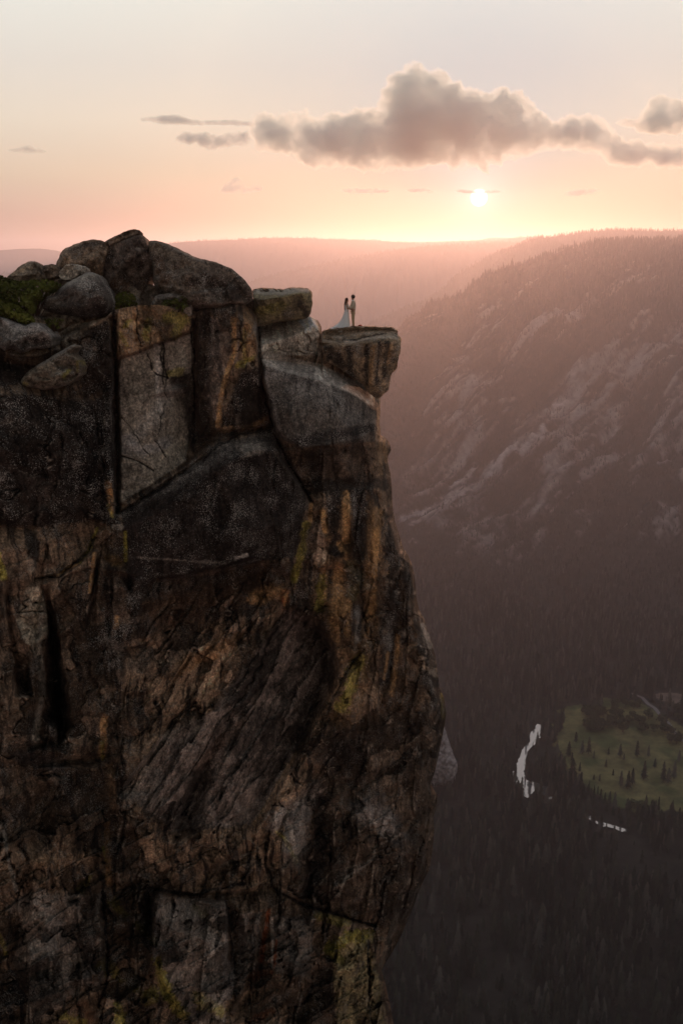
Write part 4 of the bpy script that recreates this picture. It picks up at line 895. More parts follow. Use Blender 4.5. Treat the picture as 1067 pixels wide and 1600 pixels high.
for p_ in PT:
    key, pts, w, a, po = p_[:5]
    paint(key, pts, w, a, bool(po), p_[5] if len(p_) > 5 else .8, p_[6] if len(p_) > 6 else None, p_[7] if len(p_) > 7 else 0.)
for pts_, w_c in CRK: paint((.008,.006,.005), pts_, w_c * 1.1, .9, False, .9, None, 0.0, 1.6)  # shade of the cracks painted in, as shallow grooves hardly show
for pts_ in ([(86,530),(104,512),(142,503)], [(95,538),(120,520)]): paint((.34,.28,.21), pts_, 9, .8, False, 1.0)
tint = lambda idn, a: (1 + a * (((idn % 101) / 101.0) - .5))[..., None]
C = C * (1 - .30 * sstep(.05, .5, np.abs(streak))[..., None])
C = C * (1 + (tint(id1, 1.1) - 1) * br[..., None]) * (1 + (tint(id2, .45) - 1) * br[..., None])      # every joint block weathers differently
C = C * (1 + ((ha * 1.0 - .5) * diag + (hb - .5) * .7 * diag + (hc - .5) * .8 * vert + (hd - .5) * .5 * vert)[..., None])
lip = np.maximum.reduce([crk(np.abs(e1 - .06), .035) * br * patch2, crk(np.abs(ea - .07), .04) * diag * patch2, crk(np.abs(ec - .05), .03) * vert * (1 - patch) * (.4 + .6 * lowm), crk(np.abs(ee - .04), .02) * vert * lowm * patch * .4])
lip = (lip * sstep(-.1, .3, fine + blot * .5) * (GY > 560) * .6)[..., None]
C = C * (1 - lip) + np.array([.32, .26, .20]) * lip                                               # fresh stone showing on the broken lips
crv = np.maximum.reduce([crk(e1, .03) * br * patch, crk(e2, .045) * br * patch * .8, crk(ea, .035) * diag * patch * .8, crk(ec, .025) * vert * patch2 * .8])[..., None]
C = C * (1 - .8 * crv)
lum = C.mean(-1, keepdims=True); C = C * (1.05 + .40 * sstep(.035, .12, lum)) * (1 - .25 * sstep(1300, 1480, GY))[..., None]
C = C.clip(.006, .62)
# close the rock: back of the plateau above and the hidden flank on the right
def extend(P, C, fl):
    sc_ = (1 - .97 * sstep(.60, .82, np.linspace(0, 1, P.shape[1])))[:, None]
    rows = [P[0] * (1 + d * sc_ / P[0][:, 1:2]) - np.array([0, 0, 1]) * (.02 + d * .16 * sc_ + .25 * min(d, 2) * (1 - sc_)) for d in (22, 12, 6, 2.5, .9, .3)]
    Pn = np.concatenate([np.stack(rows), P], 0)
    right = []
    for d, s in ((.25, -.05), (.8, -.25), (2.0, -.7), (4.5, -1.2), (10, -2.0), (22, -3)):
        right.append(Pn[:, -1] + np.array([s, d, 0]))
    left = []
    for s in (26, 20, 15, 11, 8, 5.6, 3.8, 2.5, 1.6, .9, .4):          # the wall goes on past the left edge of the picture
        left.append(Pn[:, 0] * (1 + .012 * s) + np.array([-s, 0, 0]))
    L_ = np.stack(left, 1); qq = L_ * .5
    L_[..., 1] += 1.6 * fbm(qq * .5, 5, 701) * np.array([1, 1, 1, 1, 1, .9, .8, .6, .4, .25, .1])[None]
    Cl = np.where((fbm(qq * np.array([2, 1, .6]), 4, 711) > .02)[..., None], np.array([.13, .09, .06]), np.array([.03, .022, .018])) * (1 + .4 * fbm(qq * 4, 3, 721))[..., None]
    Pn = np.concatenate([L_, Pn, np.stack(right, 1)], 1)
    Cn = np.pad(C, ((6, 0), (0, 0), (0, 0)), mode='edge'); Cn = np.concatenate([Cl.clip(.006, .6), Cn], 1); Cn = np.pad(Cn, ((0, 0), (0, 6), (0, 0)), mode='edge')
    fn = np.pad(fl, ((6, 0), (11, 6)), mode='edge')
    return Pn, Cn, fn
Pn, Cn, fn = extend(P, C, fleck)
nf = fbm(Pn[:, -6:] * .8, 4, 611)[..., None] * .4; Pn[:, -6:] += nf * np.array([1, .3, .2]) * np.array([0.1, .4, .8, 1, 1, 1])[None, :, None]
foot = Pn[-1].copy(); foot[:, 2] -= 60; foot[:, 1] += 2
foot2 = foot.copy(); foot2[:, 2] = FLOOR_Z; foot2[:, 1] += 60; foot2[:, 0] -= 10
Pn = np.concatenate([Pn, foot[None], foot2[None]], 0); Cn = np.pad(Cn, ((0, 2), (0, 0), (0, 0)), mode='edge'); fn = np.pad(fn, ((0, 2), (0, 0)), mode='edge')
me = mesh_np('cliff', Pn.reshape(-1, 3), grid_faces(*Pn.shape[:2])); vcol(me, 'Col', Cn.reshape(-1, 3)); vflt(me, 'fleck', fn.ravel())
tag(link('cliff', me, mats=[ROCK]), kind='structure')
print('cliff', Pn.shape)
# ============================================================ separate blocks and boulders
def rock(name, outline, ctrl, Yd, label, cat='boulder', thick=2.0, bulge=1.0, bw=40, step=2.2, seed=0, noise=.42, col=BROWN, fl=.8, paints=(), slope=0.0, group=None, facet=.55, chis=8):
    """one closed rock: outline in photograph pixels at Yd metres, control lines give how far its faces stand out"""
    rg_ = np.random.default_rng(seed + 1000)
    xs_ = [p[0] for p in outline]; ys_ = [p[1] for p in outline]
    per = []
    nO = len(outline)
    oc = np.array(outline, float)
    for i in range(nO):
        a, b_ = oc[i], oc[(i + 1) % nO]; L = np.hypot(*(b_ - a)); k_ = max(1, int(L / step))
        p0, p3 = oc[i - 1], oc[(i + 2) % nO]
        for k in range(k_):
            f = k / k_
            c_ = 0.5 * ((2 * a) + (-p0 + b_) * f + (2 * p0 - 5 * a + 4 * b_ - p3) * f ** 2 + (-p0 + 3 * a - 3 * b_ + p3) * f ** 3)
            l_ = a + (b_ - a) * f
            per.append(.5 * c_ + .5 * l_)
    per = np.array(per)
    jit = fbm(np.stack([per[:, 0] / 9, per[:, 1] / 9, per[:, 0] * 0 + seed], -1), 3, seed) * 1.3
    ctr = per.mean(0); dv = per - ctr; per = per + dv / (np.hypot(dv[:, 0], dv[:, 1])[:, None] + 1e-6) * jit[:, None]
    pl = [tuple(p) for p in per]
    gx_, gy_ = np.meshgrid(np.arange(min(xs_), max(xs_), step) * 1.0, np.arange(min(ys_), max(ys_), step * .9) * 1.0)
    gx_[1::2] += step / 2
    gx_ = gx_ + rg_.uniform(-.25, .25, gx_.shape) * step; gy_ = gy_ + rg_.uniform(-.25, .25, gx_.shape) * step
    ins = in_poly(gx_, gy_, pl) & (seg_dist(gx_, gy_, pl + pl[:1]) > step * .55)
    ip = np.stack([gx_[ins], gy_[ins]], -1)
    allp = np.concatenate([per, ip]); n0 = len(per)
    v, e, f, *_ = delaunay_2d_cdt([Vector(p) for p in allp], [(i, (i + 1) % n0) for i in range(n0)], [], 1, 1e-4)
    XY = np.array([(p.x, p.y) for p in v]); X_, Y_ = XY[:, 0], XY[:, 1]
    D = seg_dist(X_, Y_, pl + pl[:1]); onb = D < 1e-2
    d_ = np.clip(D / bw, 0, 1); puff = np.sqrt(np.clip(1 - (1 - d_) ** 2, 0, 1))
    rr = bulge * puff; att = np.ones(len(X_))
    if ctrl:
        ol = [(x, y, 0.0) for x, y in outline]; ol.append(ol[0])
        RL = Relief([list(c) for c in ctrl] + [ol]); rr = rr + RL(X_, Y_, None)
        gz_ = (RL(X_, Y_ + 2.5, None) - RL(X_, Y_ - 2.5, None)) / 5.0; att = 1 / (1 + (np.clip(gz_, 0, 9) / .035) ** 1.5)      # tops seen at a low angle stay even
    Pb = at(X_, Y_, Yd); qq = np.stack([Pb[:, 0], Pb[:, 2], Pb[:, 0] * 0 + seed * 3.7], -1)
    wr = fbm(qq * .7, 3, seed)
    pp = np.stack([qq[:, 0] / 1.1 + wr * .5, qq[:, 1] / .9], -1); c1, c2, idn, ox, oy = cells(pp, seed)
    fac = ((idn % 97) / 97 - .5) + ((idn // 97 % 97) / 97 - .5) * ox * 2 + ((idn // 9409 % 97) / 97 - .5) * oy * 2
    edge_f = np.clip(D / 6, 0, 1)
    if chis:                                   # flat broken planes cut across the rounded mass
        m_x, m_y = X_.mean(), Y_.mean(); top = rr.max()
        for _ in range(chis):
            an = rg_.uniform(0, 6.283); tl = rg_.uniform(.35, 1.1); off = rg_.uniform(.55, 1.0) * top; x0, y0 = m_x + rg_.uniform(-.25, .25) * np.ptp(X_), m_y + rg_.uniform(-.25, .25) * np.ptp(Y_)
            pl_ = off - tl * ((X_ - x0) * math.cos(an) + (Y_ - y0) * math.sin(an)) / 31.0
            rr = np.where(pl_ > rr * .12, np.minimum(rr, pl_), rr * .12 + .88 * np.minimum(rr, np.maximum(pl_, rr * .12)))
    rr = rr + att * edge_f * (facet * fac - .10 * np.clip(1 - (c2 - c1) / .06, 0, 1) + noise * fbm(qq * 1.1, 6, seed + 5, .58) + .02 * perlin(qq * 9, seed))
    tilt = (np.array(Y_) - np.mean(ys_)) * slope
    front = at(X_, Y_, Yd + tilt - rr)
    hid = np.arange(len(X_)); inner = np.where(D > 1e-2)[0]
    back = at(X_, Y_, Yd + tilt) ; pb = np.sqrt(np.clip(1 - (1 - np.clip(D / (bw * .8), 0, 1)) ** 2, 0, 1))
    back = back + np.array([0, 1, -.08]) * (thick * pb + noise * fbm(qq + 50, 3, seed + 9) * edge_f)[:, None]
    remap = np.full(len(X_), -1); remap[inner] = np.arange(len(inner)) + len(X_)
    F = []
    for t_ in f:
        t_ = list(t_)
        if (X_[t_[1]] - X_[t_[0]]) * (Y_[t_[2]] - Y_[t_[0]]) - (Y_[t_[1]] - Y_[t_[0]]) * (X_[t_[2]] - X_[t_[0]]) < 0: t_ = t_[::-1]
        F.append(t_)
        bt = [remap[i] if remap[i] >= 0 else i for i in t_]
        if bt != t_: F.append(bt[::-1])
    # orient faces outwards
    V = np.concatenate([front, back[inner]]); F = np.array(F)
    n_ = np.cross(V[F[:, 1]] - V[F[:, 0]], V[F[:, 2]] - V[F[:, 0]])
    isf = (F < len(X_)).all(1)
    F = F[:, ::-1] if n_[isf][:, 1].sum() > 0 else F
    blot_ = fbm(qq * .9, 5, seed + 21, .6); fin_ = fbm(qq * 4, 4, seed + 33, .6)
    Cc = np.array(col) * 1.8 * (1 + .8 * blot_ + .7 * fin_)[:, None].clip(.2, 2.4) * (1 + .5 * ((idn % 101) / 101.0 - .5))[:, None]
    Cc = Cc * (1 - .8 * np.clip(1 - (c2 - c1) / .05, 0, 1) * (wr > 0))[:, None]
    kk = sstep(.0, .45, blot_ + .4 * fin_)[:, None] * .7; Cc = Cc * (1 - kk) + BLACK * 1.3 * kk
    fk = np.full(len(X_), fl)
    for key, pts, w, a in paints:
        m_ = sstep(1.15, .4, seg_dist(X_, Y_, pts) / w + (fin_ + blot_) * .45)[:, None] * a
        c_ = PAL[key] if isinstance(key, str) else np.array(key); Cc = Cc * (1 - m_) + c_ * (1 + .4 * fin_)[:, None].clip(.3, 2) * m_
    Cc = Cc.clip(.006, .6)
    me = mesh_np(name, V, F); vcol(me, 'Col', np.concatenate([Cc, Cc[inner]])); vflt(me, 'fleck', np.concatenate([fk, fk[inner]]))
    o = link(name, me, mats=[ROCK])
    tag(o, label, cat, group) if label else tag(o, kind='structure')
    samp = lambda x, y: front[np.argmin(np.hypot(X_ - x, Y_ - y))]
    return o, samp, (XY, front)

LEDGE_OUT = [(503,518),(512,514),(530,512),(548,510),(566,509),(590,510),(612,511),(620,515),(621,521),(627,530),(626,545),(622,562),(619,576),(612,584),(609,598),(606,610),(598,618),(590,623),(578,616),(568,602),(555,592),(540,582),(525,573),(508,564),(500,552),(502,535)]
LEDGE_C = [[(503,518,-2.4),(512,514,-2.5),(530,512,-2.6),(548,510,-2.6),(566,509,-2.6),(590,510,-2.6),(612,511,-2.4),(620,515,-1.8),(621,521,-1.3),(627,530,-1.2)],
           [(503,524,-1.6),(520,527,-1.3),(538,529,-.9),(553,529,-.7),(570,524,-.9),(585,519,-1.3),(605,517,-1.5),(619,519,-1.3)],
           [(505,529,-1.7),(520,532,-1.3),(538,533,-.8),(553,533,-.6),(570,528,-.8),(585,523,-1.0),(605,521,-1.2),(621,523,-1.2)],
           [(502,538,-.4),(520,536,.2),(537,537,.4),(559,534,.6),(594,528,.5),(612,527,.2),(626,532,-.5)],
           [(502,544,.2),(537,541,.9),(559,538,1.1),(594,533,1.0),(615,532,.4)],
           [(502,562,-.2),(525,571,.0),(540,580,.1),(557,592,.3),(572,608,.2),(590,620,0.)],
           [(548,545,1.0),(550,575,.8)], [(562,542,1.4),(562,590,.9)], [(572,540,.9),(572,600,.5)], [(584,538,1.4),(580,600,.8)], [(592,538,1.0),(590,610,.4)], [(604,536,1.0),(600,600,.3)]]
_, ledge_at, LEDGE = rock('overhanging_ledge', LEDGE_OUT, LEDGE_C, 55.0, 'jutting granite ledge the couple stand on, flat on top with dark streaked sides', 'rock ledge', thick=2.5, chis=0, bulge=.0, bw=14, step=1.5, seed=3, col=(.17,.12,.075), facet=.05, noise=.08,
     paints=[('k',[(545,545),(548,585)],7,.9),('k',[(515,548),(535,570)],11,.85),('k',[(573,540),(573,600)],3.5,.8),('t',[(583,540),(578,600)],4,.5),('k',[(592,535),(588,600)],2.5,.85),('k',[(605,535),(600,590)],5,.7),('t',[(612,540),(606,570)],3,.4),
             ((.55,.46,.36),[(505,519),(530,517),(560,516),(600,515),(618,517)],9,.95),((.50,.42,.33),[(505,528),(530,526)],6,.9),((.42,.34,.26),[(540,535),(560,531),(594,526),(620,527)],3.0,.9),('k',[(536,531),(545,531),(556,531),(575,526),(600,521)],1.5,.9)])  # ledge top and rim painted pale to look lit from the sky
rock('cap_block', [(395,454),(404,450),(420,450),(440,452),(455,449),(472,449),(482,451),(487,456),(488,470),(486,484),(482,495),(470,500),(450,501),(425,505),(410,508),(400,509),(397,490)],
     [[(395,454,-3.4),(404,450,-4),(420,450,-4),(440,452,-4),(455,449,-4),(472,449,-3.6),(482,451,-2.6),(487,456,-1)], [(396,466,-.2),(410,468,.6),(440,464,.8),(470,457,.6),(484,456,-.1)], [(400,506,0),(425,502,.2),(450,498,.3),(480,494,.1)], [(470,458,.7),(472,498,.3)]], 52.6,
     'squared granite block resting on the step beside the big boulder, pale on top', 'rock block', thick=4, chis=0, bulge=.3, bw=12, seed=11, step=1.8, col=(.15,.12,.065), facet=.08, noise=.1, fl=.4,
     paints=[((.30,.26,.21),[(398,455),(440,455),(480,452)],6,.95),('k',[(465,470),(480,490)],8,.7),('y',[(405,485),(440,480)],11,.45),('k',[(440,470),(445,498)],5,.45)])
BW = 'large weathered boulder'
rock('boulder', [(232,378),(245,376),(262,381),(285,391),(308,403),(318,405),(340,411),(362,420),(378,433),(390,447),(394,458),(392,468),(385,475),(360,482),(338,488),(318,489),(300,486),(286,480),(270,470),(252,462),(243,450),(239,438),(239,420),(234,398)],
     [[(262,398,.6),(300,412,1.2),(330,430,1.6),(360,450,1.6),(386,462,.6)], [(258,415,1.0),(266,440,1.4),(290,462,1.4),(320,470,1.2)], [(262,398,.6),(258,415,1.0)], [(300,486,-.4),(340,484,-.3),(385,472,-.2)]], 50.0,
     'biggest boulder on the summit, long rounded and dark, sloping down to the right', thick=4, bulge=1.7, bw=34, seed=21, col=(.075,.058,.044), fl=.9, paints=[((.17,.13,.095),[(240,385),(270,392),(300,410)],12,.7),('k',[(320,440),(370,455)],20,.6),((.12,.07,.045),[(250,410),(255,440)],9,.7),((.15,.10,.07),[(330,478),(380,474)],5,.6),((.18,.14,.1),[(272,440),(282,460)],4,.6)])
rock('boulder', [(166,386),(177,381),(195,373),(210,367),(219,365),(226,370),(232,384),(238,398),(244,412),(243,424),(236,434),(228,448),(221,466),(214,468),(200,460),(185,456),(168,452),(160,440),(156,425),(160,405)],
     [[(170,432,1.2),(188,430,1.2),(205,440,1.4),(222,425,1.3),(238,412,.6)], [(205,440,1.4),(210,462,.2)], [(188,430,1.2),(196,385,.7)]], 50.4,
     'dark angular summit boulder leaning between the brown boulder and the biggest one', thick=3.5, bulge=1.3, bw=26, seed=31, col=(.075,.055,.043), fl=.8, facet=.12, paints=[((.15,.085,.05),[(180,445),(200,452),(212,458)],10,.75),((.14,.09,.055),[(225,440),(218,460)],7,.5),('g',[(214,388),(218,390)],3,.6)])
rock('boulder', [(163,379),(172,373),(186,366),(200,360),(211,358),(218,360),(218,365),(208,368),(194,374),(180,380),(172,383)], [], 50.0,
     'thin flat slab lying on the very top of the summit boulders', 'rock slab', thick=1.6, bulge=.5, bw=8, seed=37, step=1.5, col=(.13,.095,.07), fl=.4)
rock('boulder', [(88,414),(93,401),(98,391),(110,385),(122,380),(133,376),(146,374),(158,375),(167,380),(170,392),(166,404),(163,420),(160,436),(140,440),(120,436),(100,432),(90,426)],
     [[(104,400,.5),(125,398,.9),(150,392,1.1),(165,386,.6)], [(125,398,.9),(120,425,1.1)], [(150,392,1.1),(155,425,1.0)]], 50.2,
     'brown craggy boulder at the left end of the summit pile', thick=3, bulge=1.2, bw=24, seed=41, col=(.15,.10,.065), fl=.35, paints=[('k',[(110,392),(135,382),(160,380)],5,.7),((.2,.14,.09),[(140,410),(155,400)],14,.5)])
rock('boulder', [(64,472),(72,464),(84,462),(92,452),(104,442),(120,434),(133,427),(145,425),(153,430),(158,440),(165,450),(172,466),(173,480),(168,490),(150,495),(128,496),(100,492),(80,488),(66,482)],
     [[(75,466,.3),(100,452,.5),(130,440,.6),(150,434,.4)], [(90,470,1.2),(120,458,1.5),(150,450,1.4),(166,466,.7)], [(80,474,.5),(100,478,.5)], [(80,468,1.0),(98,470,1.3)]], 46.5,
     'big grey rounded boulder below the summit pile, beside the green bush', thick=3.5, bulge=1.3, bw=26, seed=51, col=(.075,.062,.052), fl=.9, facet=.10, paints=[((.26,.23,.19),[(98,446),(125,436),(148,429)],8,.9),((.22,.195,.165),[(75,466),(92,470)],7,.8),((.16,.14,.12),[(115,448),(150,440)],9,.7),('k',[(110,478),(160,480)],14,.7)])
rock('boulder', [(92,431),(95,422),(103,414),(112,412),(124,414),(134,416),(138,421),(133,428),(122,433),(112,437),(100,437)], [], 46.8,
     'small pale round boulder sitting on top of the grey one', thick=1.4, bulge=.8, bw=12, seed=61, step=1.6, col=(.21,.18,.145), fl=.5, facet=.05)
rock('boulder', [(10,436),(22,424),(34,414),(45,409),(55,408),(61,412),(65,420),(70,428),(74,436),(60,442),(30,443)], [], 48.0,
     'low tan boulder on the skyline above the green bushes, farthest left', thick=2, bulge=.9, bw=16, seed=71, step=1.8, col=(.19,.145,.10), fl=.4, paints=[('g',[(20,434),(60,434)],5,.5),('k',[(55,412),(66,426)],4,.6)])
rock('boulder', [(64,420),(70,415),(80,412),(87,413),(93,420),(92,432),(84,437),(72,437),(67,430)], [], 48.4,
     'small brown boulder wedged between the tan skyline boulder and the summit pile', thick=1.4, bulge=.7, bw=12, seed=81, step=1.8, col=(.12,.085,.06), fl=.4)
rock('boulder', [(-12,492),(0,496),(8,497),(22,503),(40,508),(50,504),(60,504),(70,512),(80,522),(84,530),(82,540),(70,545),(52,545),(34,552),(18,545),(4,552),(-12,552)],
     [[(10,510,.4),(30,520,.8),(55,520,.8),(78,530,.3)], [(14,530,1.2),(45,532,1.3),(72,536,.8)], [(30,520,.8),(45,532,1.3)]], 43.6,
     'white flecked grey boulder at the left edge of the picture, below the bushes', thick=2.6, bulge=.8, bw=18, seed=91, col=(.10,.088,.076), fl=1.0, paints=[((.27,.24,.215),[(10,503),(40,515),(60,510),(76,522)],7,.85),('k',[(20,540),(70,538)],7,.6)])
rock('boulder', [(33,595),(40,584),(56,572),(76,560),(98,547),(112,539),(119,537),(120,543),(112,552),(122,562),(127,575),(124,588),(112,598),(95,606),(70,609),(48,606),(36,602)],
     [[(42,588,.5),(70,570,.6),(100,552,.4),(117,540,.1)], [(60,592,1.2),(90,584,1.4),(116,572,.8)]], 43.4,
     'wedge shaped grey brown boulder with yellow lichen, pointing up to the right', thick=2.4, bulge=.6, bw=16, seed=101, col=(.105,.085,.062), fl=.5, paints=[((.24,.21,.18),[(60,571),(90,553),(117,540)],3.5,.8),('y',[(100,588),(108,580)],5,.7),('y',[(38,600),(42,601)],4,.6),('y',[(122,565),(122,580)],3,.5)])
rock('boulder', [(174,484),(180,478),(196,460),(208,458),(216,466),(219,474),(214,478),(196,481)], [], 48.6, 'small dark rock half covered by the low bush on the cap block', thick=1, bulge=.5, bw=9, seed=111, step=1.6, col=(.15,.12,.095), fl=.5)
rock('boulder', [(236,478),(243,463),(256,459),(272,458),(286,461),(298,467),(300,480),(298,494),(280,488),(258,480)], [], 48.3, 'pale grey rock under the left end of the biggest boulder', thick=1.2, bulge=.6, bw=10, seed=121, step=1.6, col=(.17,.145,.12), fl=.5)

# ============================================================ ground under the boulders
rock('summit_ground', [(-260,440),(-150,432),(-40,430),(0,438),(30,437),(60,436),(95,432),(150,438),(236,444),(250,456),(262,467),(275,470),(300,472),(330,476),(330,500),(200,500),(100,520),(60,540),(-40,540),(-260,540)], [], 50.8, None, thick=6, bulge=.6, bw=30, chis=0, seed=131, col=(.17,.13,.095), fl=.3, step=3)

# ============================================================ bushes
BUSH = leaf_mat('bush_leaves', [(0.085, 0.092, 0.020), (0.17, 0.165, 0.036)]); TWIG = plain('bush_twigs', (0.06, 0.035, 0.024), .9, .1)
def bush(outline, Yd, depth, label, seed, n=3000, size=.09, brown=(), group=None):
    r = np.random.default_rng(seed); xs_ = np.array([p[0] for p in outline]); ys_ = np.array([p[1] for p in outline])
    X_ = r.uniform(xs_.min(), xs_.max(), n * 3); Y_ = r.uniform(ys_.min(), ys_.max(), n * 3)
    ins = in_poly(X_, Y_, outline); X_, Y_ = X_[ins][:n], Y_[ins][:n]; D = seg_dist(X_, Y_, outline + outline[:1])
    cl_ = fbm(np.stack([X_ / 9, Y_ / 7, X_ * 0 + seed], -1), 3, seed)
    keep = cl_ > -.35; X_, Y_, D, cl_ = X_[keep], Y_[keep], D[keep], cl_[keep]
    rr = depth * np.clip(D / 16, 0, 1) ** .6 * r.uniform(.4, 1, len(X_)) + cl_ * .5
    tl = (ys_.max() - Y_) / (ys_.max() - ys_.min() + 1e-6) * depth * .8
    P_ = at(X_, Y_, Yd + tl - rr)
    a = r.normal(size=(len(P_), 3)); a /= np.linalg.norm(a, axis=1)[:, None]; b_ = np.cross(a, r.normal(size=(len(P_), 3))); b_ /= np.linalg.norm(b_, axis=1)[:, None]
    s_ = (size * r.uniform(.5, 1.2, len(P_)))[:, None]
    V = np.stack([P_ - a * s_, P_ + b_ * s_ * .5, P_ + a * s_, P_ - b_ * s_ * .5], 1).reshape(-1, 3); F = np.arange(len(V)).reshape(-1, 4)
    e = bpy.data.objects.new('bush', None); COL.objects.link(e); base = at(np.mean(xs_), ys_.max(), Yd); e.location = base; tag(e, label, 'bush')
    bm_ = mesh_np('foliage', V - base, F, False); o = link('foliage', bm_, e, [BUSH])
    Vt, Ft = [], []
    for i in r.choice(len(P_), 26, replace=False):
        p1 = P_[i] - base; p0 = np.array([p1[0] * .35, p1[1] * .5, -.05]); k_ = len(Vt)
        for q_, w_ in ((p0, .03), (p0 * .4 + p1 * .6 + np.array([0, 0, .1]), .018), (p1, .008)):
            for s2 in range(4): an = s2 * 1.5708; Vt.append(q_ + w_ * np.array([math.cos(an), math.sin(an), 0]))
        for lv in (0, 4):
            for s2 in range(4): Ft.append((k_ + lv + s2, k_ + lv + (s2 + 1) % 4, k_ + lv + 4 + (s2 + 1) % 4, k_ + lv + 4 + s2))
    link('stems', mesh_np('stems', Vt, Ft), e, [TWIG])
    return e
bush([(-12,432),(4,431),(15,436),(30,440),(50,438),(72,437),(90,441),(96,444),(92,452),(80,460),(70,466),(60,474),(55,490),(45,492),(20,478),(-12,470)], 45.6, 2.0, 'dark green bush under the tan skyline boulder, upper one at the left edge', 5, 5200)
bush([(-12,462),(0,466),(18,472),(34,482),(46,490),(55,500),(54,506),(40,506),(20,500),(0,494),(-12,492)], 44.2, 1.4, 'bright yellow green bush above the white flecked boulder at the left edge', 6, 3600)
bush([(170,478),(176,466),(186,458),(198,456),(208,460),(214,470),(216,478),(200,481),(180,486)], 48.0, .7, 'small round dark bush on the brown block left of the biggest boulder', 7, 1300, .07)
bush([(252,478),(256,468),(266,462),(280,462),(292,466),(294,478),(286,486),(268,484)], 47.7, .6, 'small dark bush tucked under the left end of the biggest boulder', 8, 1000, .07)
bush([(70,500),(84,496),(100,500),(96,512),(84,516),(74,510)], 44.6, .4, 'sparse dry bush on the sandy patch under the grey boulder', 9, 260, .07)

# ============================================================ trees one can tell apart on the meadow
def make_tree(kind, px, py, h, label, group, seed):
    p_ = at_z(px, py, FLOOR_Z); o = bpy.data.objects.new('pine_tree' if kind == 'p' else 'oak_tree', None); COL.objects.link(o); o.location = p_
    tag(o, label, 'tree', group); s_ = h; fat = random.Random(seed).uniform(1.0, 1.5)
    cr, tk = TREE_M[(kind, seed % 3)]
    c_ = bpy.data.objects.new('crown', cr); COL.objects.link(c_); c_.parent = o
    t_ = bpy.data.objects.new('trunk', tk); COL.objects.link(t_); t_.parent = o
    o.scale = (s_ * fat, s_ * fat, s_); o.rotation_euler = (0, 0, seed * 1.7); return o
TREE_M = {}
for k in range(3):
    V, F = cone_crown(40 + k, w=.17, base=.14, tiers=15, sides=11, ragged=.5); V2, F2 = trunk_geo(.013, .003, .97, 7)
    TREE_M[('p', k)] = (mesh_py('crown', V, F, [NEEDLE]), mesh_py('trunk', V2, F2, [BARK], True))
    V, F = broad_crown(60 + k); V2, F2 = trunk_geo(.035, .012, .62, 7)
    TREE_M[('o', k)] = (mesh_py('crown', V, F, [OAK]), mesh_py('trunk', V2, F2, [BARK], True))
PINES = [(888,1182,38),(893,1190,24),(909,1178,34),(919,1178,44),(927,1186,22),(946,1199,20),(968,1182,32),(974,1188,18),(969,1229,38),(980,1233,44),(987,1226,40),(994,1182,40),(1005,1218,46),(1012,1182,30),(1035,1221,48),(1043,1223,36),(1052,1217,44),(1060,1190,30),(944,1258,30),(936,1221,18),(927,1219,14),(905,1206,24),(899,1160,28),(1022,1200,24),(957,1212,16),(950,1180,22),(876,1140,26)]
PL = ['tall conifer by the left meadow edge, closest to the river bend', 'short bushy conifer touching the tall one by the left meadow edge', 'conifer at the left of the upper meadow pair', 'tallest conifer of the upper left meadow clump', 'low conifer right of the tallest one in the upper left clump', 'small conifer standing alone below the upper left clump', 'mid sized conifer at the centre top of the meadow', 'stubby conifer just right of the mid sized one at the centre top', 'left tree of the dark trio in the middle of the meadow', 'tallest, middle tree of the dark trio in the middle of the meadow', 'right tree of the dark trio in the middle of the meadow', 'slim conifer above the dark trio, at the foot of the oak grove', 'very slim tall conifer alone right of the dark trio', 'conifer above the very slim one, by the oak grove edge', 'tallest conifer in the right hand meadow clump', 'middle conifer in the right hand meadow clump', 'rightmost conifer in the right hand meadow clump', 'conifer near the picture edge above the right hand clump', 'pointed conifer alone at the lower meadow edge', 'low dark conifer at the lower left of the meadow', 'lowest and smallest tree at the lower left of the meadow', 'conifer on the lower left rim of the meadow against the forest', 'conifer on the upper left rim of the meadow', 'short conifer between the slim one and the right hand clump', 'tiny conifer left of the dark trio', 'small conifer between the centre top pair and the upper left clump', 'conifer at the topmost left corner of the meadow']
for i, (x, y, h) in enumerate(PINES):
    make_tree('p', x, y, h * .92, PL[i], 'conifers standing on the meadow', i)
rr_ = random.Random(12)
OAKS = [(rr_.uniform(915, 1035), rr_.uniform(1100, 1146)) for _ in range(46)] + [(rr_.uniform(1040, 1100), rr_.uniform(1112, 1165)) for _ in range(22)] + [(rr_.uniform(1020, 1067), rr_.uniform(1128, 1150)) for _ in range(6)]
ORD = 'first second third fourth fifth sixth seventh eighth ninth tenth eleventh twelfth thirteenth fourteenth fifteenth sixteenth seventeenth eighteenth nineteenth twentieth'.split()
rows_ = {}
for i, (x, y) in enumerate(OAKS):
    if seg_dist(np.array([x]), np.array([y]), ROAD)[0] < 6 or x > 1064: continue
    k_ = 'road' if x > 1040 else ('near' if x > 985 else ('far' if y < 1122 else 'front')); rows_.setdefault(k_, []).append((x, y, i))
TX = dict(road=('right of the pale road at the picture edge', 'trees right of the road'), near=('in the part of the grove nearest the road', 'grove trees near the road'),
          far=('in the far row of the grove', 'far row of the grove'), front=('in the front row of the grove', 'front row of the grove'))
for k_, L_ in rows_.items():
    for j_, (x, y, i) in enumerate(sorted(L_)):
        make_tree('o', x, y, rr_.uniform(15, 24), 'round crowned tree, %s from the left %s' % (ORD[min(j_, 19)], TX[k_][0]), TX[k_][1], i)
make_tree('o', 996, 1270, 26, 'broad dark tree standing alone at the lower edge of the meadow', None, 2)
make_tree('o', 1008, 1274, 22, 'smaller broad tree touching the right side of the lone dark one at the meadow edge', None, 1)

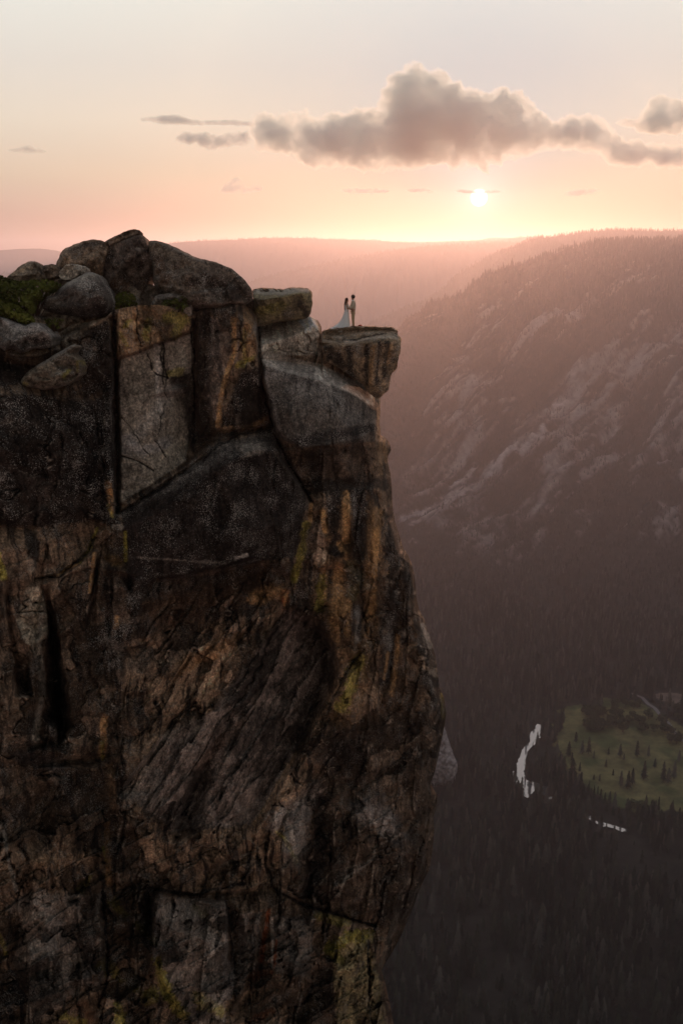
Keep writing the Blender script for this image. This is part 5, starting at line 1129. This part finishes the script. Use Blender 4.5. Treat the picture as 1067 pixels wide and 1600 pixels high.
# pale granite toe of the lower wall, seen past the right edge of the cliff
rock('lower_buttress', [(520,1000),(560,985),(600,1010),(640,1060),(672,1100),(690,1122),(697,1145),(702,1160),(708,1178),(715,1195),(713,1208),(704,1226),(640,1236),(560,1236),(510,1236),(500,1100)], [], 1740, None, thick=90, bulge=70, bw=60, seed=141, step=3.0, col=(.20,.18,.18), fl=.1, noise=8, facet=14, chis=0)

# ============================================================ the couple
def skin_body(name, joints, bones, mat, parent, sub=2):
    """one continuous surface grown round a skeleton: joints = {name: (x, y, z, r[, r2])}"""
    ks = list(joints); me = bpy.data.meshes.new(name)
    me.from_pydata([joints[k][:3] for k in ks], [(ks.index(a), ks.index(b)) for a, b in bones], [])
    o = link(name, me, parent, [mat]); sk_ = o.modifiers.new('skin', 'SKIN'); o.modifiers.new('sub', 'SUBSURF').levels = sub; o.modifiers['sub'].render_levels = sub
    sk_.use_smooth_shade = True
    for i, k in enumerate(ks):
        v = me.skin_vertices[0].data[i]; j = joints[k]; v.radius = (j[3], j[4] if len(j) > 4 else j[3]); v.use_root = (i == 0)
    return o
def loft(name, rings, mat, parent, n=24, fold=0.0, nf=7, seed=0, cap=True):
    """closed surface through rings (cx, cy, z, rx, ry); fold = depth of the cloth folds growing downwards"""
    V, F = [], []
    for k, (cx, cy_, z, rx, ry) in enumerate(rings):
        f0 = k / max(1, len(rings) - 1)
        for s in range(n):
            a = 6.2832 * s / n; w_ = 1 + fold * f0 * math.sin(nf * a + seed + k * .35) + fold * .4 * f0 * math.sin(2.3 * nf * a + 1.7)
            V.append((cx + rx * w_ * math.cos(a), cy_ + ry * w_ * math.sin(a), z))
    for k in range(len(rings) - 1):
        for s in range(n): i = k * n + s; j = k * n + (s + 1) % n; F.append((i, j, j + n, i + n))
    if cap:
        for k in (0, len(rings) - 1):
            c_ = len(V); V.append((rings[k][0], rings[k][1], rings[k][2]))
            for s in range(n): F.append((c_, k * n + s, k * n + (s + 1) % n))
    return link(name, mesh_py(name, V, F, [mat], True), parent)
def ball(name, c, r, mat, parent, seed=0, rough=.0, n=20):
    V, F = [], []
    for i in range(n + 1):
        th = math.pi * i / n
        for j in range(n):
            ph = 2 * math.pi * j / n; d = Vector((math.sin(th) * math.cos(ph), math.sin(th) * math.sin(ph), math.cos(th)))
            w_ = 1 + rough * math.sin(9 * d.x + seed) * math.sin(8 * d.y + 1) * math.sin(7 * d.z + 2); V.append((c[0] + d.x * r[0] * w_, c[1] + d.y * r[1] * w_, c[2] + d.z * r[2] * w_))
    for i in range(n):
        for j in range(n): a = i * n + j; b_ = i * n + (j + 1) % n; F.append((a, b_, b_ + n, a + n))
    return link(name, mesh_py(name, V, F, [mat], True), parent)
SKIN = plain('skin', (0.36, 0.19, 0.12), .6, .3, .05); HAIR = plain('dark_hair', (0.012, 0.008, 0.006), .6, .3); HAIRB = plain('brown_hair', (0.022, 0.009, 0.006), .6, .3)
DRESS = plain('white_dress', (0.88, 0.87, 0.84), .8, .2, .04); SUIT = plain('tan_suit', (0.58, 0.48, 0.36), .9, .15, .15); TROU = plain('tan_trousers', (0.48, 0.34, 0.21), .9, .15, .15)
SHOE = plain('dark_leather', (0.035, 0.016, 0.012), .4, .4); SHIRT = plain('white_shirt', (0.75, 0.73, 0.70), .8, .2, .03)

def fingers(joints, bones, hand, dx, dy, dz, s, pre):
    """palm and four unequal fingers curled round the partner's hand, thumb from the side of the palm; dx = reach direction"""
    h = joints[hand]
    pm = pre + 'palm'; joints[pm] = (h[0] + dx * .05, h[1], h[2] - .005, .028, .016); bones.append((hand, pm))
    for k, (o_, L) in enumerate(((-.030, .070), (-.010, .080), (.010, .075), (.028, .058))):
        a, b_, c_ = pre + 'f%da' % k, pre + 'f%db' % k, pre + 'f%dc' % k
        joints[a] = (h[0] + dx * .085, h[1] + o_ * .5, h[2] + o_, .010); joints[b_] = (h[0] + dx * (.085 + L * .45), h[1] + o_ * .5 + s * .012, h[2] + o_ - .006, .009); joints[c_] = (h[0] + dx * (.085 + L * .6), h[1] + o_ * .4 + s * .034, h[2] + o_ - .012, .0075)
        bones += [(pm, a), (a, b_), (b_, c_)]
    t1, t2 = pre + 't1', pre + 't2'; joints[t1] = (h[0] + dx * .055, h[1] + s * .022, h[2] + .032, .011); joints[t2] = (h[0] + dx * .095, h[1] + s * .036, h[2] + .038, .009); bones += [(pm, t1), (t1, t2)]

G0 = ledge_at(551.5, 511.8); B0 = ledge_at(541.5, 511.8)
GY = float((G0[1] + B0[1]) / 2); gz = float(G0[2]); gX = float(at(551.8, 508, GY)[0]); bX = float(at(541.8, 508, GY)[0])
def ground_z(x, y):
    XYp, fr = LEDGE; i = np.argsort(np.hypot(fr[:, 0] - x, fr[:, 1] - y))[:4]; return float(fr[i, 2].mean())
gz = ground_z(gX, GY); bz = ground_z(bX, GY)
# groom, facing the bride (towards -x), seen from behind his right shoulder
g = bpy.data.objects.new('person', None); COL.objects.link(g); g.location = (gX, GY, gz); g.rotation_euler = (0, 0, rad(12))
tag(g, 'man in a tan suit with dark curly hair, facing the bride and holding her hands', 'person', 'bride and groom on the ledge')
J = dict(pel=(0,0,.95,.13,.10), waist=(0,0,1.10,.12,.095), chest=(.01,0,1.30,.13,.125), neckb=(0,0,1.46,.065,.065), neck=(-.02,0,1.53,.05), headl=(-.035,0,1.61,.075,.070), headt=(-.03,0,1.72,.085,.080), nose=(-.115,0,1.645,.014), chin=(-.085,0,1.575,.028),
         shl=(0,.17,1.42,.062), ell=(-.08,.21,1.18,.044), wrl=(-.27,.10,1.06,.028), shr=(0,-.17,1.42,.062), elr=(-.08,-.21,1.18,.044), wrr=(-.27,-.10,1.06,.028),
         hpl=(0,.095,.90,.085), knl=(-.01,.10,.50,.058), anl=(.02,.10,.09,.040), hpr=(0,-.095,.90,.085), knr=(-.02,-.10,.50,.058), anr=(-.01,-.10,.09,.040), ftl=(-.12,.11,.035,.035), ftr=(-.15,-.11,.035,.035))
Bn = [('pel','waist'),('waist','chest'),('chest','neckb'),('neckb','neck'),('neck','headl'),('headl','headt'),('headl','nose'),('headl','chin'),('chest','shl'),('shl','ell'),('ell','wrl'),('chest','shr'),('shr','elr'),('elr','wrr'),('pel','hpl'),('hpl','knl'),('knl','anl'),('pel','hpr'),('hpr','knr'),('knr','anr'),('anl','ftl'),('anr','ftr')]
fingers(J, Bn, 'wrl', -1, 0, 0, -1, 'l'); fingers(J, Bn, 'wrr', -1, 0, 0, 1, 'r')
skin_body('body', J, Bn, SKIN, g)
JK = dict(pel=(0,0,.86,.155,.135), waist=(0,0,1.06,.135,.118), chest=(.012,0,1.28,.150,.145), top=(.01,0,1.43,.10,.11), shl=(0,.175,1.42,.082), ell=(-.07,.22,1.17,.062), wrl=(-.24,.12,1.07,.046), shr=(0,-.175,1.42,.082), elr=(-.07,-.22,1.17,.062), wrr=(-.24,-.12,1.07,.046))
skin_body('jacket', JK, [('waist','pel'),('waist','chest'),('chest','top'),('chest','shl'),('shl','ell'),('ell','wrl'),('chest','shr'),('shr','elr'),('elr','wrr')], SUIT, g)
JT = dict(pel=(0,0,.93,.130,.12), hpl=(0,.09,.84,.100), knl=(-.005,.10,.48,.075), anl=(.03,.105,.10,.066), hpr=(0,-.09,.84,.100), knr=(-.02,-.10,.48,.075), anr=(0,-.105,.10,.066))
skin_body('trousers', JT, [('pel','hpl'),('hpl','knl'),('knl','anl'),('pel','hpr'),('hpr','knr'),('knr','anr')], TROU, g)
loft('shirt_collar', [(-.015,0,1.47,.075,.075),(-.02,0,1.50,.070,.070),(-.025,0,1.535,.064,.066)], SHIRT, g)
ball('hair', (-.012, 0, 1.715), (.112, .108, .115), HAIR, g, 3, .10)
for sy in (1, -1):
    loft('shoe', [(-.05 + (.01 if sy > 0 else -.02), .108 * sy, 0.0, .150, .052), (-.05 + (.01 if sy > 0 else -.02), .108 * sy, .03, .150, .055), (-.02, .108 * sy, .065, .115, .050), (.02, .108 * sy, .10, .06, .048)], SHOE, g)
# bride, facing the groom (towards +x)
b = bpy.data.objects.new('person', None); COL.objects.link(b); b.location = (bX, GY, bz); b.rotation_euler = (0, 0, rad(-14))
tag(b, 'bride in white gown with long train and long dark hair, facing the man', 'person', 'bride and groom on the ledge')
J = dict(pel=(0,0,.92,.13,.10), waist=(0,0,1.05,.095,.08), chest=(0,0,1.22,.105,.095), neckb=(0,0,1.35,.05), neck=(.01,0,1.41,.040), headl=(.025,0,1.49,.068,.064), headt=(.01,0,1.585,.078,.074), nose=(.10,0,1.535,.012), chin=(.078,0,1.465,.024),
         shl=(0,.145,1.32,.045), ell=(.09,.18,1.10,.033), wrl=(.20,.10,1.04,.022), shr=(0,-.145,1.32,.045), elr=(.09,-.18,1.10,.033), wrr=(.20,-.10,1.04,.022),
         hpl=(0,.085,.85,.08), knl=(.01,.09,.47,.052), anl=(0,.09,.09,.034), hpr=(0,-.085,.85,.08), knr=(.01,-.09,.47,.052), anr=(0,-.09,.09,.034), ftl=(.12,.09,.03,.028), ftr=(.12,-.09,.03,.028))
fingers(J, Bn2 := [x for x in Bn if x[1][1:] not in ('palm','t1','t2') and x[1][1:3] not in ('f0','f1','f2','f3')], 'wrl', 1, 0, 0, -1, 'l'); fingers(J, Bn2, 'wrr', 1, 0, 0, 1, 'r')
skin_body('body', J, Bn2, SKIN, b)
loft('gown', [(0,0,1.30,.10,.135),(.005,0,1.24,.115,.145),(0,0,1.15,.105,.125),(0,0,1.04,.092,.110),(-.01,0,.92,.125,.145),(-.03,0,.75,.155,.18),(-.07,0,.55,.20,.23),(-.12,0,.35,.26,.28),(-.19,0,.18,.35,.34),(-.26,0,.06,.44,.40),(-.30,0,.012,.50,.44)], DRESS, b, 40, .10, 9)
# train: two swept lengths of cloth lying on the stone, one straight back, one falling towards the near edge
def train(pts, w0, w1, seed):
    P_ = spline(pts, 26); V, F = [], []; n = 13
    for i in range(26):
        d = P_[min(i + 1, 25)] - P_[max(i - 1, 0)]; d[2] = 0; d /= np.linalg.norm(d) + 1e-9; nr = np.array([-d[1], d[0], 0]); f0 = i / 25; w_ = w0 + (w1 - w0) * f0
        for k in range(n):
            u = k / (n - 1) * 2 - 1
            V.append(P_[i] + nr * u * w_ + np.array([0, 0, max(0, (1 - u * u)) * .05 * (1 - f0) + .018 * math.sin(6 * u + 5 * f0 + seed) + .02]))
    for i in range(25):
        for k in range(n - 1): a = i * n + k; F.append((a, a + 1, a + n + 1, a + n))
    o = link('train', mesh_py('train', V, F, [DRESS], True), b); s_ = o.modifiers.new('cloth', 'SOLIDIFY'); s_.thickness = .012; return o
inv = lambda p: (lambda q_: (q_[0], q_[1], q_[2]))(np.array([math.cos(rad(14)) * (p[0] - bX) - math.sin(rad(14)) * (p[1] - GY), math.sin(rad(14)) * (p[0] - bX) + math.cos(rad(14)) * (p[1] - GY), p[2] - bz]))
def lay(px, py):
    XYp, fr = LEDGE; i = np.argsort(np.hypot(XYp[:, 0] - px, XYp[:, 1] - py))[:3]; p_ = fr[i].mean(0); return inv(p_ + np.array([0, 0, .03]))
train([(-.10,.02,.62), (-.24,.03,.36), (-.42,.05,.15), (-.60,.08,.05), lay(526,512.5), lay(516,514.5)], .10, .24, 0)
train([(-.08,-.08,.55), (-.16,-.16,.28), lay(537,513), lay(535,516), lay(531,520)], .10, .12, 2)
ball('hair', (-.012, 0, 1.585), (.095, .088, .098), HAIRB, b, 1, .06)
loft('long_hair', [(-.03,0,1.62,.07,.075),(-.065,0,1.50,.055,.085),(-.10,0,1.36,.045,.080),(-.115,0,1.22,.040,.070),(-.12,0,1.08,.032,.055),(-.115,0,.96,.015,.028)], HAIRB, b, 20, .12, 6)
# small red bouquet lying by the groom's heels
RED_ = plain('red_flowers', (0.40, 0.05, 0.035), .8, .2); STEMM = plain('flower_stems', (0.10, 0.12, 0.05), .8, .2)
f0_ = np.array(at(562.5, 508.5, GY - .1)); fz = ground_z(f0_[0], f0_[1])
fe = bpy.data.objects.new('bouquet', None); COL.objects.link(fe); fe.location = (f0_[0], f0_[1], fz + .02); tag(fe, 'small red bouquet lying on the ledge behind the man', 'bouquet')
for k, (x, y, z, r_) in enumerate(((0,0,.09,.065),(.07,.03,.08,.055),(-.06,.04,.08,.05),(.02,-.06,.09,.055))): ball('flower', (x, y, z), (r_, r_, r_ * .8), RED_, fe, k, .25, 12)
for k, a in enumerate((0.1, -.25, .4)): skin_body('stem', dict(a=(.02,.0,.07,.008), b=(.28 * math.cos(a), .28 * math.sin(a), .02, .006)), [('a','b')], STEMM, fe, 1)
# ============================================================ clouds and haze
def cloud_mat(name, dens, aniso, lo, hi, scale, col=(.78, .98, 1.0)):
    """vapour whose density is broken up in wisps"""
    m = bpy.data.materials.new(name); m.use_nodes = True; t = m.node_tree; t.nodes.clear()
    o_ = t.nodes.new('ShaderNodeOutputMaterial'); v = t.nodes.new('ShaderNodeVolumePrincipled')
    v.inputs['Color'].default_value = (*col, 1); v.inputs['Anisotropy'].default_value = aniso
    tc = t.nodes.new('ShaderNodeTexCoord'); n = t.nodes.new('ShaderNodeTexNoise'); n.inputs['Scale'].default_value = scale; n.inputs['Detail'].default_value = 5; n.inputs['Roughness'].default_value = .6
    t.links.new(tc.outputs['Object'], n.inputs['Vector'])
    mr = t.nodes.new('ShaderNodeMapRange'); mr.inputs['From Min'].default_value = lo; mr.inputs['From Max'].default_value = hi; mr.inputs['To Max'].default_value = dens
    t.links.new(n.outputs['Fac'], mr.inputs['Value']); t.links.new(mr.outputs['Result'], v.inputs['Density'])
    t.links.new(v.outputs[0], o_.inputs['Volume']); m.cycles.volume_step_rate = .35; return m
CM = cloud_mat('cloud_vapour', 0.009, .50, .33, .60, .0026); CM2 = cloud_mat('thin_cloud_vapour', 0.009, .35, .36, .60, .005)
def cloud(outline, Yd, label, thick, bw, step=3.0, seed=0, lump=1.0, mat=None, amp=4.0):
    oc = np.array(outline, float); nO = len(oc); per = []
    for i in range(nO):
        a, b_ = oc[i], oc[(i + 1) % nO]; L = np.hypot(*(b_ - a)); k_ = max(1, int(L / (step * .6)))
        for k in range(k_): per.append(a + (b_ - a) * k / k_)
    per = np.array(per)
    q_ = np.stack([per[:, 0] / 16, per[:, 1] / 16, per[:, 0] * 0 + seed], -1)
    dx = fbm(q_, 5, seed, .6) * amp; dy = fbm(q_ + 40, 5, seed + 3, .6) * amp
    per = per + np.stack([dx, dy], -1); pl = [tuple(p) for p in per]
    gx_, gy_ = np.meshgrid(np.arange(oc[:, 0].min() - 8, oc[:, 0].max() + 8, step), np.arange(oc[:, 1].min() - 8, oc[:, 1].max() + 8, step))
    gx_ = gx_ * 1.0; gy_ = gy_ * 1.0
    gx_[1::2] += step / 2
    ins = in_poly(gx_, gy_, pl) & (seg_dist(gx_, gy_, pl + pl[:1]) > step * .4)
    allp = np.concatenate([per, np.stack([gx_[ins], gy_[ins]], -1)]); n0 = len(per)
    v, e, f, *_ = delaunay_2d_cdt([Vector(p) for p in allp], [(i, (i + 1) % n0) for i in range(n0)], [], 1, 1e-4)
    XY = np.array([(p.x, p.y) for p in v]); X_, Y_ = XY[:, 0], XY[:, 1]; D = seg_dist(X_, Y_, pl + pl[:1])
    d_ = np.clip(D / bw, 0, 1); puff = np.clip(1 - (1 - d_) ** 2, 0, 1) ** 1.0
    q_ = np.stack([X_ / 22, Y_ / 22, X_ * 0 + seed], -1)
    bil = lambda k: sum(abs(perlin(q_ * (2.0 ** o) + k, seed + o)) * .5 ** o for o in range(5))
    ff = np.clip(D / 10, 0, 1)
    r1 = thick * puff + ff * thick * lump * (bil(0) - .35) * .8; r2 = thick * puff + ff * thick * lump * (bil(9) - .35) * .8
    r1 = np.maximum(r1, 3.); r2 = np.maximum(r2, 3.)
    front = at(X_, Y_, Yd) - np.array([0, 1, 0]) * r1[:, None]; back = at(X_, Y_, Yd) + np.array([0, 1, 0]) * r2[:, None]
    inner = np.where(D > 1e-2)[0]; remap = np.full(len(X_), -1); remap[inner] = np.arange(len(inner)) + len(X_)
    F = []
    for t_ in f:
        t_ = list(t_)
        if (X_[t_[1]] - X_[t_[0]]) * (Y_[t_[2]] - Y_[t_[0]]) - (Y_[t_[1]] - Y_[t_[0]]) * (X_[t_[2]] - X_[t_[0]]) < 0: t_ = t_[::-1]
        F.append(t_); bt = [remap[i] if remap[i] >= 0 else i for i in t_]
        if bt != t_: F.append(bt[::-1])
    V = np.concatenate([front, back[inner]]); F = np.array(F)
    n_ = np.cross(V[F[:, 1]] - V[F[:, 0]], V[F[:, 2]] - V[F[:, 0]]); isf = (F < len(X_)).all(1)
    F = F[:, ::-1] if n_[isf][:, 1].sum() > 0 else F
    o = link('cloud', mesh_np('cloud', V, F), mats=[mat or CM]); tag(o, label, 'cloud'); return o
cloud([(385,206),(391,190),(398,177),(414,170),(427,178),(439,179),(456,170),(468,173),(480,168),(493,184),(513,175),(530,171),(563,167),(583,167),(592,148),(602,136),(604,119),(621,110),(631,108),(638,98),(653,96),(667,107),(683,106),(698,110),(707,122),(724,127),(726,136),(740,139),(764,144),(778,136),(800,140),(819,139),(826,151),(840,165),(852,177),(864,189),(888,179),(911,177),(940,178),(954,193),(968,212),(1010,222),(1064,226),(1130,230),(1160,245),(1130,262),(1064,267),(1025,262),(954,260),(935,247),(902,239),(873,231),(845,241),(816,246),(793,255),(769,260),(762,274),(750,272),(745,262),(726,265),(707,274),(695,260),(669,258),(650,265),(622,265),(598,269),(560,268),(530,261),(489,266),(468,256),(456,243),(414,239),(398,231)],
      15000, 'big grey heaped cloud with bright rims and peach underside above the sun', 560, 60, seed=5, lump=.6, amp=6)
cloud([(959,193),(973,184),(987,189),(997,184),(1004,168),(1014,156),(1028,146),(1044,146),(1058,154),(1075,150),(1110,165),(1130,195),(1100,214),(1064,213),(1035,212),(1006,209),(990,204),(968,200)], 15500, 'rounded grey cloud at the right edge of the sky above the big cloud', 400, 34, seed=15, lump=.6, amp=5)
cloud([(212,187),(230,183),(249,181),(278,178),(299,184),(318,188),(336,187),(365,186),(396,190),(396,199),(357,197),(315,197),(285,196),(255,195)], 16000, 'long flat mauve cloud streak, the far left tail of the big cloud', 260, 12, step=2.2, seed=25, mat=CM2, amp=2.5)
cloud([(268,220),(276,210),(285,204),(303,205),(320,202),(332,210),(346,212),(358,204),(373,202),(388,204),(392,218),(384,230),(365,230),(348,235),(330,235),(318,232),(304,225),(290,228)], 15800, 'small ragged pink grey cloud directly under the left tail streak', 240, 14, step=2.2, seed=35, mat=CM2)
cloud([(342,302),(350,290),(361,280),(372,277),(380,284),(385,292),(398,288),(414,291),(412,299),(400,302),(378,304)], 16500, 'tiny faint peach cloud low in the sky above the boulders', 130, 10, step=1.8, seed=45, mat=CM2, amp=2.5)
cloud([(529,298),(545,294),(562,293),(585,294),(612,297),(600,301),(580,303),(550,303)], 16500, 'thin grey sliver of cloud left of the sun, beneath the big cloud', 200, 5, step=1.6, seed=55, mat=CM2, amp=2.2)
cloud([(622,297),(640,295),(662,294),(682,298),(670,301),(645,301)], 16500, 'short thin sliver of cloud between the longer sliver and the sun', 200, 4, step=1.6, seed=65, mat=CM2, amp=2.2)
cloud([(700,298),(725,296),(750,299),(775,296),(790,299),(775,302),(740,303),(715,301)], 16500, 'thin bar of cloud crossing the top of the sun', 180, 4, step=1.6, seed=75, mat=CM2, amp=1.4)
cloud([(876,304),(890,297),(910,293),(930,294),(940,298),(928,303),(905,306),(890,308)], 16500, 'faint pale wisp of cloud right of the sun', 120, 6, step=1.6, seed=85, mat=CM2, amp=2.0)
cloud([(10,236),(28,230),(45,225),(60,230),(76,237),(60,241),(35,240)], 16500, 'faint smudge of pink cloud at the far left of the sky', 90, 8, step=1.8, seed=95, mat=CM2, amp=2.0)
HZ = bpy.data.materials.new('haze'); HZ.use_nodes = True; t = HZ.node_tree; t.nodes.clear()
o_ = t.nodes.new('ShaderNodeOutputMaterial'); pv = t.nodes.new('ShaderNodeVolumePrincipled')
pv.inputs['Color'].default_value = (0.87, 0.87, 0.98, 1); pv.inputs['Density'].default_value = 0.72e-4; pv.inputs['Anisotropy'].default_value = 0.68
t.links.new(pv.outputs[0], o_.inputs['Volume'])
x0, x1, y0, y1, z0, z1 = -24000, 24000, -900, 25500, FLOOR_Z - 40, 300
V = [(x, y, z) for z in (z0, z1) for y in (y0, y1) for x in (x0, x1)]
me = bpy.data.meshes.new('haze'); me.from_pydata(V, [], [(0,2,3,1),(4,5,7,6),(0,1,5,4),(2,6,7,3),(0,4,6,2),(1,3,7,5)])
tag(link('haze', me, mats=[HZ]), kind='stuff')
